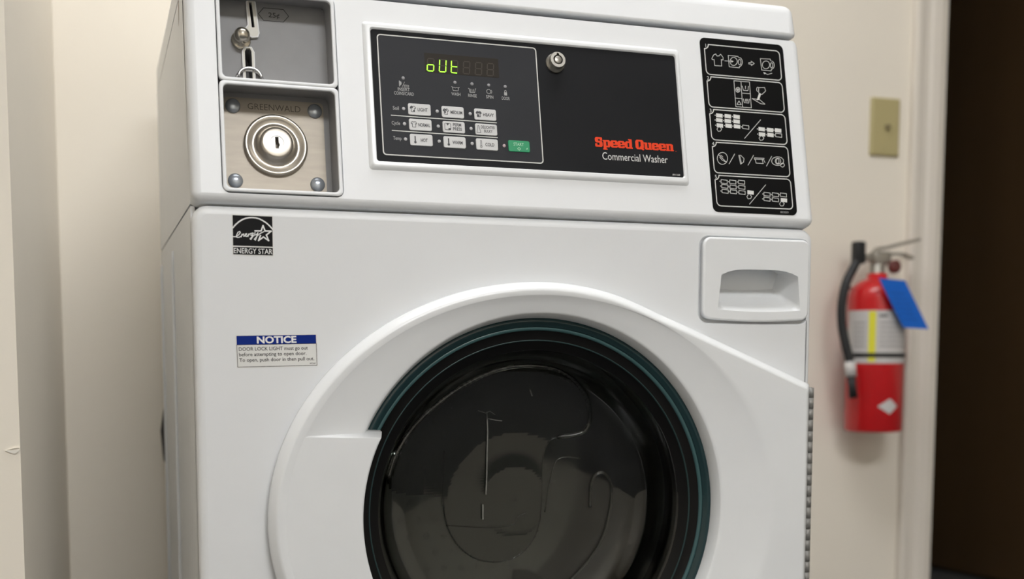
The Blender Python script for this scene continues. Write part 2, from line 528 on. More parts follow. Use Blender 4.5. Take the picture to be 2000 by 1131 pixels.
# coin slot with slanted bezel
bz = MB(mm)
B1 = [(66.3, 167.5), (72.2, 168.5), (73.6, 172.5), (71.0, 204.5), (68.6, 207.3), (64.6, 207.0), (62.4, 204.0), (63.2, 180.0), (59.0, 174.0), (63.0, 170.0)]
bz.plate([(B1, NB), (B1, NB + 3.5)], [([(SLOT1, NB + 3.5), (SLOT1, NB)], False)], smooth=False)
bz.stroke(B1, 1.2, NB + 3.55, True, 1)
bz.build('coin_slot', [M_CREAM, M_WHITEP], upper, MC)
b2 = MB(mm)
B2 = [(56.6, 121), (67.8, 121), (68.0, 152), (65.5, 157), (58.5, 156.5), (56.4, 152)]
b2.plate([(B2, NB), (B2, NB + 3.0)], [([(SLOT2, NB + 3.0), (SLOT2, NB)], False)], smooth=False)
b2.stroke(B2[::-1], 1.0, NB + 3.05, True, 1)
b2.build('coin_chute', [M_CREAM, M_WHITEP], upper, MC)
kb = MB(mm)
kb.lathe([(9.6, 0), (9.8, 1.5), (8.6, 2.6), (3.2, 2.8), (3.0, 6), (4.2, 6.6)] + [(8.0 * math.sin(a), 12.6 - 8.0 * math.cos(a)) for a in [0.7 + 0.2 * k for k in range(12)]] + [(0.05, 20.6)], seg=32)
kb.build('reject_knob', M_BRASSY, upper, MC @ Matrix.Translation((55.6 * mm, 164.2 * mm, NB * mm)))
cu = MB(mm)
arc = [(11.2 * math.cos(PI * i / 16), 9.5 * math.sin(PI * i / 16), 6.0) for i in range(17)]
cu.tube(arc, 1.5, 10)
arc2 = [(12.6 * math.cos(PI * i / 16), 8.6 * math.sin(PI * i / 16), 1.6) for i in range(17)]
cu.tube(arc2, 1.5, 10)
cu.rings([[(11.2 * s * math.cos(PI * i / 16), 9.0 * s * math.sin(PI * i / 16) - 1, nn) for i in range(17)] for s, nn in ((1.08, 1.6), (1.0, 6.0))], True, False)
cu.build('coin_return_cup', M_CHROME, upper, MC @ Matrix.Translation((62.6 * mm, 124.5 * mm, NB * mm)))
hx = MB(mm)
HX = [(74.2, 194.3), (79.6, 201.1), (99.4, 201.3), (104.6, 194.5), (99.0, 187.9), (79.2, 187.8)]
hx.stroke(HX, 0.7, NB + 0.2, True)
hx.text('25\u00a2', 84.2, 191.8, 4.9, 11.2, NB + 0.2, bold=0.012)
hx.build('price_marking', M_INKG, upper, MC)
ho = MB(mm)
ho.lathe([(2.6, 0.0), (2.4, 1.6), (1.7, 1.6), (1.5, 0.1), (0.01, 0.1)], seg=16)
ho.build('screw_hole', M_GREY, upper, MC @ Matrix.Translation((139.4 * mm, 205.6 * mm, NB * mm)))

# vault plate
NP = -35.5
vp = MB(mm)
vp.slab(rrect(36.5, 136.0, 11.5, 107.0, 4), -36, NP + 0.6)
vault = vp.build('vault_plate', M_STEEL, lower, MC)
ds = MB(mm)
ds.lathe([(31.6, 0.0), (31.8, 3.4), (30.8, 5.0), (29.0, 5.2), (26.5, 4.0), (23.5, 2.4), (21.0, 2.6), (18.6, 5.2), (16.8, 9.2), (15.4, 10.8), (13.6, 11.3), (7.0, 11.3)], seg=64)
ds.lathe([(7.0, 11.3), (6.7, 10.4)], seg=32, mi=1)
KEY = [(-1.6, -6.2), (1.8, -6.2), (1.8, -4.0), (2.7, -3.8), (2.7, -1.0), (1.8, -0.6), (1.8, 5.8), (-1.6, 5.8)]
ds.plate([(circ(0, 0, 6.7, 32), 10.4)], [([(KEY, 10.4), (KEY, -6.0)], True)], smooth=False, mi=1)
ds.build('lock_boss', [mat('pressed_steel', (0.50, 0.465, 0.41), 0.3, metal=0.85), mat('lock_face', (0.50, 0.49, 0.46), 0.35, metal=0.4)], lower, MC @ Matrix.Translation((86.2 * mm, 58.6 * mm, (NP + 0.6) * mm)))
for bx, by in ((45.6, 97.6), (127.2, 97.6), (45.2, 20.6), (126.6, 20.6)):
    bo = MB(mm)
    bo.lathe([(7.4, 0), (7.4, 1.2)] + [(7.4 * math.cos(a), 1.2 + 3.8 * math.sin(a)) for a in (0.3, 0.6, 0.9, 1.2, 1.45)] + [(0.05, 5.0)], seg=28)
    bo.build('carriage_bolt', M_ZINC, lower, MC @ Matrix.Translation((bx * mm, by * mm, (NP + 0.6) * mm)))
gr = MB(mm)
gr.text('GREENWALD', 60.3, 95.6, 6.2, 52.5, NP + 0.75, bold=-0.012)
gr.build('engraved_name', mat('engraving', (0.07, 0.062, 0.05), 0.5, metal=0.3), lower, MC)

# --- raised frame and black fascia
fm = MB(mm)
def fl(i, n):
    return (rrect(172.8 + i, 527.8 - i, 26.4 + i, 182.2 - i, 4.0), n)
outer = [fl(0, -0.5), fl(0.6, 0.6), fl(2.6, 2.6), fl(3.6, 3.2), fl(5.2, 3.2)]
inn = [(rrect(180.0, 522.4, 34.2, 175.4, 3), 3.2), (rrect(180.8, 521.7, 35.0, 174.4, 3), 2.6), (rrect(181.4, 521.4, 35.4, 173.8, 3), 0.6)]
fm.plate(outer, [(inn, False)])
frame = fm.build('fascia_frame', M_PLASTIC, washer, MC)
fc = MB(mm)
fc.slab(rrect(180.5, 522.0, 34.4, 174.8, 3), 0.2, 1.0)
fascia = fc.build('control_panel', M_FASCIA, washer, MC)
NF = 1.0
kp = MB(mm)
kp.slab(rrect(187.9, 359.0, 42.4, 169.2, 3.5), NF, NF + 0.12)
kp.build('keypad_overlay', M_FASCIA2, fascia, MC)
ln = MB(mm)
R1 = rrect(187.6, 359.2, 42.2, 169.4, 3.8)
R2 = rrect(188.8, 358.0, 43.4, 168.2, 2.8)
ln.rings([[(x, y, NF + 0.2) for x, y in R1], [(x, y, NF + 0.2) for x, y in R2]], False)
ln.stroke([(198.2, 84.3), (309.8, 83.6)], 0.9, NF + 0.2)
ln.stroke([(198.4, 68.4), (309.8, 67.7)], 0.9, NF + 0.2)
ln.build('printed_border', mat('border_print', (0.60, 0.60, 0.57), 0.45), fascia, MC)
# display
dp = MB(mm)
dp.slab(rrect(236.2, 316.0, 132.6, 153.4, 0.8), NF, NF + 0.2)
dp.build('display_window', M_DISP, fascia, MC)
def seg_polys(x, y, w, h):
    sh = 0.10
    def P(a, b):
        return (x + a * w + sh * (b * h), y + b * h)
    return {'a': (P(0.12, 1), P(0.88, 1)), 'b': (P(1, 0.93), P(1, 0.56)), 'c': (P(1, 0.44), P(1, 0.07)), 'd': (P(0.12, 0), P(0.88, 0)),
            'e': (P(0, 0.44), P(0, 0.07)), 'f': (P(0, 0.93), P(0, 0.56)), 'g': (P(0.12, 0.5), P(0.88, 0.5))}
digs = ['cdeg', 'bcdef', 'defg', '', '', '']
xs = [238.4, 251.2, 263.8, 276.8, 289.8, 302.6]
on = MB(mm); off = MB(mm)
for x, d in zip(xs, digs):
    for k, (a, b) in seg_polys(x, 134.3, 6.8, 13.2).items():
        (on if k in d else off).stroke([a, b], 1.1, NF + (0.42 if k in d else 0.32))
on.build('lit_digits', M_SEGON, fascia, MC)
off.build('unlit_digits', M_SEGOFF, fascia, MC)
# buttons
BT = [('LIGHT', 216.0, 86.0), ('MEDIUM', 251.2, 85.6), ('HEAVY', 286.0, 85.4), ('NORMAL', 216.1, 69.9), ('PERM', 251.3, 69.7), ('DELICATES', 286.1, 69.4),
      ('HOT', 216.2, 53.9), ('WARM', 251.3, 53.6), ('COLD', 286.0, 53.4), ('START', 321.0, 53.6)]
first = None
for nme, bx, by in BT:
    Mb = MC @ Matrix.Translation(((bx + 11.85) * mm, (by + 6.05) * mm, NF * mm))
    if nme == 'START' or first is None:
        bb = MB(mm)
        bb.plate([(rrect(-11.85, 11.85, -6.05, 6.05, 1.8), 0.1), (rrect(-11.85, 11.85, -6.05, 6.05, 1.8), 0.45), (rrect(-11.45, 11.45, -5.65, 5.65, 1.5), 0.7)])
        o = bb.build('button', M_GREEN if nme == 'START' else M_BUTTON, fascia, Mb)
        if nme == 'START':
            o['label'] = 'green start button'
        if first is None:
            first = o
    else:
        link(bpy.data.objects.new('button', first.data), fascia, Mb)
lt = MB(mm)
NT = NF + 0.85
def btxt(s, bx, by, cx, w, h=3.4, dy=4.2):
    lt.text(s, bx + cx, by + dy, h, w, NT, 'C', bold=0.02)
def shirt(x, y, s=1.0, fill=()):
    P = [(-3.4, 1.2), (-2.2, 3.0), (-1.0, 3.4), (-0.5, 2.7), (0.5, 2.7), (1.0, 3.4), (2.2, 3.0), (3.4, 1.2), (2.6, 0.4), (1.9, 1.0), (1.9, -3.2), (-1.9, -3.2), (-1.9, 1.0), (-2.6, 0.4)]
    P = [(x + a * s, y + b * s) for a, b in P]
    lt.stroke(P, 0.55, NT, True)
    for (a, b, c, d) in fill:
        lt.poly([(x + a, y + b), (x + c, y + b), (x + c, y + d), (x + a, y + d)], NT + 0.02)
btxt('LIGHT', 216.0, 86.0, 15.2, 10.6); shirt(221.0, 92.2, 0.9, [(-2.6, 0.8, 0.0, 2.6), (0.2, -2.8, 1.7, -1.0)])
btxt('MEDIUM', 251.2, 85.6, 15.6, 12.6); shirt(255.6, 91.8, 0.9, [(-2.8, 0.8, 1.2, 2.4), (-1.6, -1.5, 0, 0.5)])
btxt('HEAVY', 286.0, 85.4, 15.4, 11.8); shirt(290.8, 91.6, 0.9, [(-2.8, 0.6, 2.8, 2.4), (-1.6, -2.8, 0.6, -0.4)])
btxt('NORMAL', 216.1, 69.9, 15.8, 12.4); shirt(221.2, 76.0, 0.9)
lt.text('PERM', 251.3 + 15.4, 69.7 + 7.1, 3.2, 8.8, NT, 'C', bold=0.02)
lt.text('PRESS', 251.3 + 15.6, 69.7 + 2.6, 3.2, 9.6, NT, 'C', bold=0.02)
lt.stroke(rrect(253.6, 259.8, 72.6, 79.4, 0.6, 1), 0.5, NT, True)
lt.poly([(255.2, 79.2), (258.2, 79.2), (256.7, 77.0)], NT + 0.02); lt.poly([(257.4, 72.8), (259.6, 72.8), (259.6, 74.4), (257.4, 74.4)], NT + 0.02)
lt.text('DELICATES/', 286.1 + 13.8, 69.4 + 7.0, 2.9, 15.2, NT, 'C', bold=0.02)
lt.text('BULKY', 286.1 + 14.0, 69.4 + 2.8, 2.9, 9.0, NT, 'C', bold=0.02)
lt.stroke([(289.0, 79.0), (290.2, 79.0), (290.6, 76.4), (292.0, 71.8), (287.6, 71.8), (288.8, 76.4)], 0.5, NT, True)
for nme, bx, by, cx, w in (('HOT', 216.2, 53.9, 14.8, 7.2), ('WARM', 251.3, 53.6, 14.8, 10.8), ('COLD', 286.0, 53.4, 14.8, 9.6)):
    btxt(nme, bx, by, cx, w)
    x = bx + 5.4
    y = by + 6
    if nme == 'COLD':
        lt.stroke([(x - 0.6, y + 3.8), (x + 0.6, y + 3.8), (x + 0.6, y - 1.6), (x - 0.6, y - 1.6)], 0.4, NT, True)
        lt.stroke(circ(x, y - 2.6, 1.1, 10), 0.4, NT, True)
    else:
        lt.poly([(x - 0.65, y - 2), (x + 0.65, y - 2), (x + 0.65, y + 3.9), (x - 0.65, y + 3.9)], NT)
        lt.poly(circ(x, y - 2.6, 1.35, 10), NT + 0.02)
lt.build('button_lettering', mat('button_ink', (0.045, 0.045, 0.05), 0.5), fascia, MC)
sl = MB(mm)
sl.text('START', 332.4, 60.0, 3.2, 11.2, NT, 'C', bold=0.01)
sl.stroke([(332.6, 58.4), (334.2, 56.8), (332.6, 55.2), (331.0, 56.8)], 0.6, NT, True)
sl.poly([(340.0, 56.6), (342.0, 56.6), (342.0, 58.6)], NT)
sl.build('start_lettering', mat('start_print', (0.35, 0.62, 0.45), 0.5), fascia, MC)
# fascia lettering: each legend and each pictogram is a piece of its own
NL = NF + 0.3
for s, x, y, w, cap in (('INSERT', 212.7, 110.8, 12.4, 3.3), ('COINS/CARD', 212.7, 106.4, 20.6, 3.3), ('WASH', 267.7, 109.9, 9.6, 3.3), ('RINSE', 285.4, 109.5, 9.2, 3.3),
                        ('SPIN', 304.1, 109.5, 7.8, 3.3), ('DOOR', 321.7, 109.2, 8.6, 3.3), ('Soil', 203.4, 90.4, 6.2, 3.6), ('Cycle', 202.6, 74.6, 8.6, 3.6), ('Temp', 203.2, 58.8, 8.6, 3.6)):
    q = MB(mm)
    q.text(s, x, y, cap, w, NL, 'C', bold=0.012)
    q.build('panel_legend', M_PRINTD, fascia, MC)
pic = [MB(mm) for _ in range(5)]
q = pic[0]
q.stroke([(208.6, 121.0), (208.6, 115.6)], 0.9, NL); q.poly([(209.2, 121.0), (210.6, 120.2), (210.8, 118.0), (209.4, 116.2)], NL)
q.stroke([(211.2, 115.0), (214.0, 120.4)], 0.4, NL)
q.stroke([(213.2, 117.2), (218.0, 117.2), (218.0, 115.0), (213.2, 115.0)], 0.4, NL, True); q.stroke([(213.6, 116.2), (217.6, 116.2)], 0.4, NL)
q = pic[1]
q.stroke([(263.4, 119.2), (264.3, 119.0), (264.9, 115.2), (270.2, 115.2), (271.0, 118.8), (271.8, 119.0)], 0.55, NL)
q.stroke([(264.6, 118.2), (266.0, 118.8), (267.4, 118.1), (268.8, 118.8), (270.4, 118.2)], 0.5, NL)
q = pic[2]
q.stroke([(281.4, 118.8), (282.2, 118.6), (282.8, 114.6), (288.0, 114.6), (288.8, 118.6), (289.6, 118.8)], 0.55, NL)
for x in (283.6, 285.3, 287.0):
    q.stroke([(x, 118.2), (x, 115.2)], 0.5, NL)
q = pic[3]
q.stroke(circ(303.4, 116.9, 2.3, 14), 0.55, NL, True); q.stroke([(306.2, 118.6), (306.9, 116.9), (306.0, 115.0)], 0.5, NL)
q = pic[4]
q.poly([(320.2, 114.0), (323.4, 114.0), (323.4, 117.4), (320.2, 117.4)], NL)
q.stroke([(320.9, 117.2), (320.9, 119.0), (321.8, 119.7), (322.7, 119.0), (322.7, 117.2)], 0.55, NL)
for q in pic:
    q.build('panel_pictogram', M_PRINTD, fascia, MC)
# brand name in heavy slab letters, built from blocks (cap height 10.4, x-height 7.8)
tm = MB(mm)
def glyph(ch, x0):
    XH, CH = 7.9, 10.5
    lift = [0]
    def bl(x, X, y, Y, rr=0.25):
        tm.poly(rrect(x0 + x, x0 + X, 64.7 + y, 64.7 + Y, min(rr, (X - x) / 2.01, (Y - y) / 2.01), 3), NF + 0.2 + 0.015 * lift[0])
        lift[0] += 1
    if ch == 'S':
        bl(0.2, 3.9, 4.9, CH, 1.8); bl(1.2, 8.6, CH - 2.0, CH + 0.1, 0.9); bl(6.0, 8.6, 6.9, CH - 0.6); bl(1.0, 8.4, 4.5, 6.6, 0.8)
        bl(5.2, 8.9, 0.0, 6.0, 1.8); bl(0.2, 8.0, -0.1, 2.0, 0.9); bl(0.2, 2.8, 0.6, 3.6)
        return 9.5
    if ch == 'p':
        bl(0.8, 4.0, -2.9, XH); bl(0.0, 2.2, XH - 1.3, XH); bl(0.0, 5.2, -2.9, -1.6); bl(3.2, 8.0, XH - 1.7, XH + 0.1, 0.8); bl(5.8, 9.0, 0.8, XH - 0.7, 1.5); bl(3.2, 8.0, -0.1, 1.7, 0.8)
        return 9.3
    if ch == 'e':
        bl(0.0, 3.3, 0.3, XH - 0.3, 1.6); bl(1.0, 7.6, XH - 1.7, XH + 0.1, 0.8); bl(5.3, 8.5, 3.4, XH - 0.6, 1.3); bl(2.0, 8.5, 3.2, 4.6); bl(1.0, 7.9, -0.1, 1.8, 0.8); bl(5.6, 8.5, 0.7, 2.3, 0.7)
        return 8.8
    if ch == 'd':
        bl(5.2, 8.4, 0.0, CH); bl(4.2, 6.2, CH - 1.3, CH); bl(7.4, 9.2, 0.0, 1.3); bl(1.2, 6.2, XH - 1.7, XH + 0.1, 0.8); bl(0.0, 3.3, 0.8, XH - 0.7, 1.5); bl(1.2, 6.2, -0.1, 1.7, 0.8)
        return 9.5
    if ch == 'Q':
        bl(0.0, 3.7, 0.6, CH - 0.6, 1.8); bl(6.2, 9.9, 0.6, CH - 0.6, 1.8); bl(1.2, 8.7, CH - 1.9, CH + 0.1, 0.9); bl(1.2, 8.7, -0.1, 1.9, 0.9)
        tm.poly([(x0 + 4.6, 64.7 + 2.6), (x0 + 8.4, 64.7 - 1.4), (x0 + 10.4, 64.7 - 0.2), (x0 + 6.4, 64.7 + 3.4)], NF + 0.3)
        return 10.5
    if ch == 'u':
        bl(0.8, 4.0, 0.6, XH, 0.6); bl(0.0, 2.2, XH - 1.3, XH); bl(5.6, 8.8, 0.0, XH); bl(4.8, 6.4, XH - 1.3, XH); bl(1.6, 6.6, -0.1, 1.8, 0.8); bl(8.0, 9.5, 0.0, 1.3)
        return 9.7
    if ch == 'n':
        bl(0.8, 4.0, 0.0, XH); bl(0.0, 2.2, XH - 1.3, XH); bl(0.1, 4.6, 0.0, 1.3); bl(3.2, 7.6, XH - 1.8, XH + 0.1, 0.8); bl(5.5, 8.7, 0.0, XH - 0.5, 0.8); bl(5.0, 9.4, 0.0, 1.3)
        return 9.6
    return 3.6
gx = 419.0
for chx in 'Speed Queen':
    gx += glyph(chx, gx) * 0.955
tm.text('.', 513.8, 64.4, 5, None, NF + 0.2)
tm.build('brand_lettering', M_RED, fascia, MC)
t2 = MB(mm)
t2.text('Commercial Washer', 426.6, 50.8, 8.1, 76.8, NF + 0.2)
t2.text('801568', 508.0, 37.4, 1.8, 9.0, NF + 0.2)
t2.build('model_lettering', M_PRINT, fascia, MC)
# indicator lenses
leds = [(212.8, 124.4, 0), (267.4, 124.0, 0), (285.6, 123.8, 0), (303.8, 123.8, 0), (321.9, 123.7, 0), (211.4, 92.0, 1), (246.6, 91.7, 1), (281.7, 91.4, 1),
        (211.5, 76.1, 1), (246.8, 75.8, 1), (281.7, 75.6, 1), (211.7, 60.1, 1), (246.9, 59.9, 1), (281.9, 59.6, 1), (316.6, 59.4, 2)]
lens = {}
for x, y, k in leds:
    Ml = MC @ Matrix.Translation((x * mm, y * mm, NF * mm))
    if k not in lens:
        q = MB(mm)
        q.lathe([(1.75, 0.1), (1.75, 0.35), (1.3, 0.6), (0.02, 0.7)], seg=16)
        lens[k] = q.build('indicator_light', [mat('dim_lens', (0.27, 0.27, 0.28), 0.4), M_LED, M_LEDP][k], fascia, Ml)
    else:
        link(bpy.data.objects.new('indicator_light', lens[k].data), fascia, Ml)
# tubular key lock
kl = MB(mm)
kl.lathe([(10.4, 0), (10.4, 1.6), (8.9, 2.0), (8.9, 9.0), (8.2, 10.0)], seg=40)
NOTCH = []
for k in range(40):
    a_ = 2 * PI * k / 40
    rr_ = 7.2 if abs(k - 10) <= 1 else 5.3
    NOTCH.append((rr_ * math.cos(a_), rr_ * math.sin(a_)))
kl.plate([(circ(0, 0, 8.2, 40), 10.0)], [([(NOTCH, 10.0), (NOTCH, 1.0)], False)], smooth=False)
kl.lathe([(5.3, 1.0), (3.9, 1.0), (3.9, 10.0), (3.6, 10.2), (0.05, 10.2)], seg=40)
kl.build('key_lock', [mat('lock_steel', (0.36, 0.345, 0.31), 0.33, metal=0.75)], fascia, MC @ Matrix.Translation((379.6 * mm, 153.8 * mm, NF * mm)))

# --- instruction plate
ip = MB(mm)
ip.slab(rrect(554.4, 660.2, -1.2, 199.0, 6.5), 0.02, 0.5)
iplate = ip.build('instruction_plate', M_BLKP, washer, MC)
ic = MB(mm)
NI = 0.62
ICON_STROKES = [[(567.9, 175.2), (570.4, 179.6), (573.2, 181.0), (574.4, 178.8), (577.1, 179.1), (579.3, 181.2), (582.1, 177.8), (581.8, 174.7), (579.6, 174.9), (579.5, 167.5), (570.7, 167.3), (570.6, 174.4), (568.2, 174.0), (567.9, 175.2)], [(583.8, 173.9), (592.5, 174.1)], [(602.2, 179.0), (601.1, 180.5), (588.8, 180.7), (588.9, 167.4), (601.7, 167.2), (601.8, 168.9)], [(599.7, 174.5), (599.3, 173.0), (598.5, 171.6), (597.4, 170.5), (596.1, 169.7), (594.7, 169.3), (593.3, 169.4), (592.1, 170.0), (591.2, 171.0), (590.6, 172.3), (590.6, 173.7), (590.9, 175.2), (591.7, 176.6), (592.8, 177.8), (594.1, 178.6), (595.5, 178.9), (596.9, 178.8), (598.1, 178.2), (599.0, 177.2), (599.6, 176.0), (599.7, 174.5)], [(603.0, 179.3), (604.2, 178.9), (605.1, 178.1), (605.8, 177.0), (606.1, 175.6), (606.1, 174.0), (605.7, 172.5), (605.0, 171.1), (604.1, 169.9), (602.9, 169.0), (601.7, 168.6)], [(604.4, 174.1), (604.0, 172.5), (603.2, 171.2), (602.3, 170.7), (601.5, 171.1), (600.9, 172.2), (600.8, 173.8), (601.2, 175.5), (602.0, 176.7), (602.9, 177.2), (603.7, 176.9), (604.3, 175.7), (604.4, 174.1)], [(614.2, 174.3), (617.4, 174.5), (617.5, 176.2), (621.2, 173.9), (617.3, 171.2), (617.4, 172.6), (614.1, 172.8), (614.2, 174.3)], [(642.6, 178.8), (642.5, 180.8), (629.6, 180.3), (630.0, 166.9), (642.2, 166.8), (642.6, 168.8)], [(641.0, 173.9), (640.6, 172.4), (639.8, 171.1), (638.7, 170.0), (637.3, 169.2), (635.8, 168.8), (634.4, 168.9), (633.1, 169.5), (632.1, 170.4), (631.6, 171.7), (631.5, 173.1), (631.9, 174.6), (632.7, 175.9), (633.8, 177.0), (635.2, 177.8), (636.7, 178.1), (638.1, 178.0), (639.4, 177.5), (640.3, 176.5), (640.9, 175.3), (641.0, 173.9)], [(643.8, 178.7), (645.0, 178.3), (645.9, 177.6), (646.6, 176.5), (647.0, 175.2), (647.0, 173.8), (646.6, 172.3), (645.9, 171.0), (644.9, 169.9), (643.7, 169.1), (642.5, 168.6)], [(645.1, 173.7), (644.7, 172.2), (644.0, 171.0), (643.1, 170.5), (642.3, 170.8), (641.8, 171.9), (641.7, 173.5), (642.1, 175.0), (642.8, 176.2), (643.7, 176.7), (644.5, 176.4), (645.0, 175.3), (645.1, 173.7)], [(633.0, 163.6), (637.1, 162.2), (643.0, 164.1)], [(593.4, 151.4), (613.0, 151.5), (612.7, 121.2), (593.1, 121.3), (593.4, 151.4)], [(602.3, 151.4), (601.6, 121.2)], [(593.3, 131.2), (601.5, 131.2)], [(602.4, 137.8), (612.7, 137.8)], [(600.3, 141.4), (599.6, 139.7), (598.1, 138.5), (596.4, 138.4), (595.1, 139.3), (594.7, 141.0), (595.4, 142.7), (596.9, 143.9), (598.6, 144.0), (599.9, 143.1), (600.3, 141.4)], [(595.2, 141.0), (599.8, 141.4)], [(596.5, 143.1), (598.4, 139.3)], [(598.8, 143.3), (596.2, 139.1)], [(594.9, 124.0), (597.7, 128.2), (600.2, 124.1), (594.9, 124.0)], [(603.2, 146.2), (604.5, 141.1), (610.2, 141.2), (611.3, 146.4)], [(607.5, 146.3), (607.2, 143.2)], [(603.3, 131.2), (604.2, 126.8), (609.9, 126.7), (611.1, 131.4)], [(606.1, 131.0), (605.9, 128.3)], [(607.5, 131.1), (607.2, 128.4)], [(608.9, 131.2), (608.7, 128.5)], [(631.9, 146.5), (632.9, 142.5), (627.5, 137.8), (623.7, 139.6), (624.3, 145.7), (631.9, 146.5)], [(622.8, 141.2), (622.1, 141.4), (621.6, 142.1), (621.4, 143.1), (621.6, 144.2), (622.0, 145.3), (622.6, 146.0), (623.4, 146.2), (624.0, 145.9)], [(614.5, 132.3), (624.3, 131.6), (630.6, 126.8), (625.4, 126.9), (614.5, 132.3)], [(599.8, 100.4), (607.6, 100.0), (607.2, 96.0), (599.4, 96.5), (599.8, 100.4)], [(641.0, 93.6), (648.9, 93.1), (648.5, 89.1), (640.6, 89.6), (641.0, 93.6)], [(567.1, 35.9), (574.7, 35.4), (574.3, 31.5), (566.7, 32.0), (567.1, 35.9)], [(577.8, 36.0), (585.4, 35.5), (585.1, 31.6), (577.5, 32.1), (577.8, 36.0)], [(588.8, 36.3), (596.4, 35.8), (596.1, 31.9), (588.4, 32.4), (588.8, 36.3)], [(567.5, 30.6), (575.1, 30.0), (574.7, 26.2), (567.1, 26.7), (567.5, 30.6)], [(577.7, 30.3), (585.3, 29.7), (585.0, 25.9), (577.3, 26.4), (577.7, 30.3)], [(588.6, 30.5), (596.3, 29.9), (595.9, 26.0), (588.3, 26.6), (588.6, 30.5)], [(567.3, 24.9), (574.9, 24.4), (574.6, 20.5), (567.0, 21.0), (567.3, 24.9)], [(577.6, 24.8), (585.2, 24.3), (584.8, 20.4), (577.2, 20.9), (577.6, 24.8)], [(588.3, 24.5), (596.0, 24.0), (595.6, 20.1), (588.0, 20.6), (588.3, 24.5)], [(619.6, 23.9), (627.4, 23.4), (627.0, 19.5), (619.2, 20.0), (619.6, 23.9)], [(630.3, 23.9), (638.1, 23.3), (637.8, 19.4), (630.0, 19.9), (630.3, 23.9)], [(640.5, 24.1), (648.4, 23.5), (648.0, 19.6), (640.1, 20.2), (640.5, 24.1)], [(619.0, 18.3), (626.8, 17.7), (626.5, 13.8), (618.7, 14.4), (619.0, 18.3)], [(629.8, 18.1), (637.6, 17.5), (637.2, 13.6), (629.4, 14.2), (629.8, 18.1)], [(569.0, 96.0), (567.0, 93.6), (568.3, 91.2), (571.3, 91.6), (573.1, 94.2), (571.2, 95.9)], [(621.3, 89.0), (619.2, 86.5), (620.6, 84.0), (623.7, 84.5), (625.5, 87.1), (623.6, 88.9)], [(599.6, 20.2), (597.5, 17.8), (598.9, 15.3), (602.0, 15.7), (603.7, 18.3), (601.9, 20.0)], [(640.3, 13.7), (638.2, 11.3), (639.6, 8.9), (642.7, 9.2), (644.4, 11.8), (642.6, 13.6)], [(600.8, 85.0), (623.3, 108.1)], [(578.7, 54.4), (586.8, 66.3)], [(602.4, 54.3), (610.4, 66.0)], [(625.7, 54.4), (633.4, 66.2)], [(600.1, 9.3), (622.7, 32.6)], [(577.4, 60.6), (576.9, 58.4), (575.8, 56.5), (574.2, 54.9), (572.3, 53.8), (570.3, 53.4), (568.4, 53.6), (566.7, 54.5), (565.4, 55.9), (564.6, 57.8), (564.5, 59.9), (565.0, 62.0), (566.1, 64.0), (567.6, 65.6), (569.5, 66.7), (571.5, 67.1), (573.5, 66.9), (575.2, 66.0), (576.5, 64.6), (577.3, 62.7), (577.4, 60.6)], [(566.4, 64.3), (575.8, 56.0)], [(567.6, 61.5), (570.4, 58.3), (574.0, 56.7)], [(569.0, 63.9), (571.9, 61.8)], [(591.7, 64.9), (594.2, 65.1), (598.0, 61.5), (597.0, 57.4), (593.1, 54.9), (591.7, 64.9)], [(592.9, 64.1), (594.2, 56.1)], [(611.1, 63.1), (623.4, 63.3), (622.8, 61.6), (621.0, 61.1), (621.9, 57.1), (612.7, 57.2), (612.4, 60.8), (611.0, 61.7), (611.1, 63.1)], [(612.5, 61.7), (621.6, 62.0)], [(623.2, 60.6), (624.3, 58.2)], [(648.3, 61.4), (647.8, 59.8), (646.5, 58.4), (644.7, 57.2), (642.5, 56.4), (640.1, 56.0), (637.7, 56.1), (635.7, 56.7), (634.1, 57.7), (633.1, 59.0), (632.9, 60.6), (633.4, 62.1), (634.6, 63.6), (636.4, 64.8), (638.6, 65.6), (641.0, 66.0), (643.4, 65.9), (645.5, 65.3), (647.1, 64.3), (648.1, 63.0), (648.3, 61.4)], [(644.6, 61.2), (643.7, 59.1), (641.8, 57.8), (639.5, 57.6), (637.9, 58.8), (637.4, 60.8), (638.2, 62.9), (640.2, 64.3), (642.4, 64.4), (644.1, 63.2), (644.6, 61.2)], [(642.4, 61.1), (641.6, 58.9), (640.3, 58.0), (639.1, 58.8), (638.8, 60.9), (639.5, 63.1), (640.9, 64.0), (642.0, 63.2), (642.4, 61.1)], [(648.9, 56.8), (648.2, 55.4), (646.9, 54.5), (645.3, 54.4), (644.1, 55.2), (643.7, 56.5), (644.3, 57.9), (645.7, 58.8), (647.3, 58.9), (648.5, 58.2), (648.9, 56.8)]]
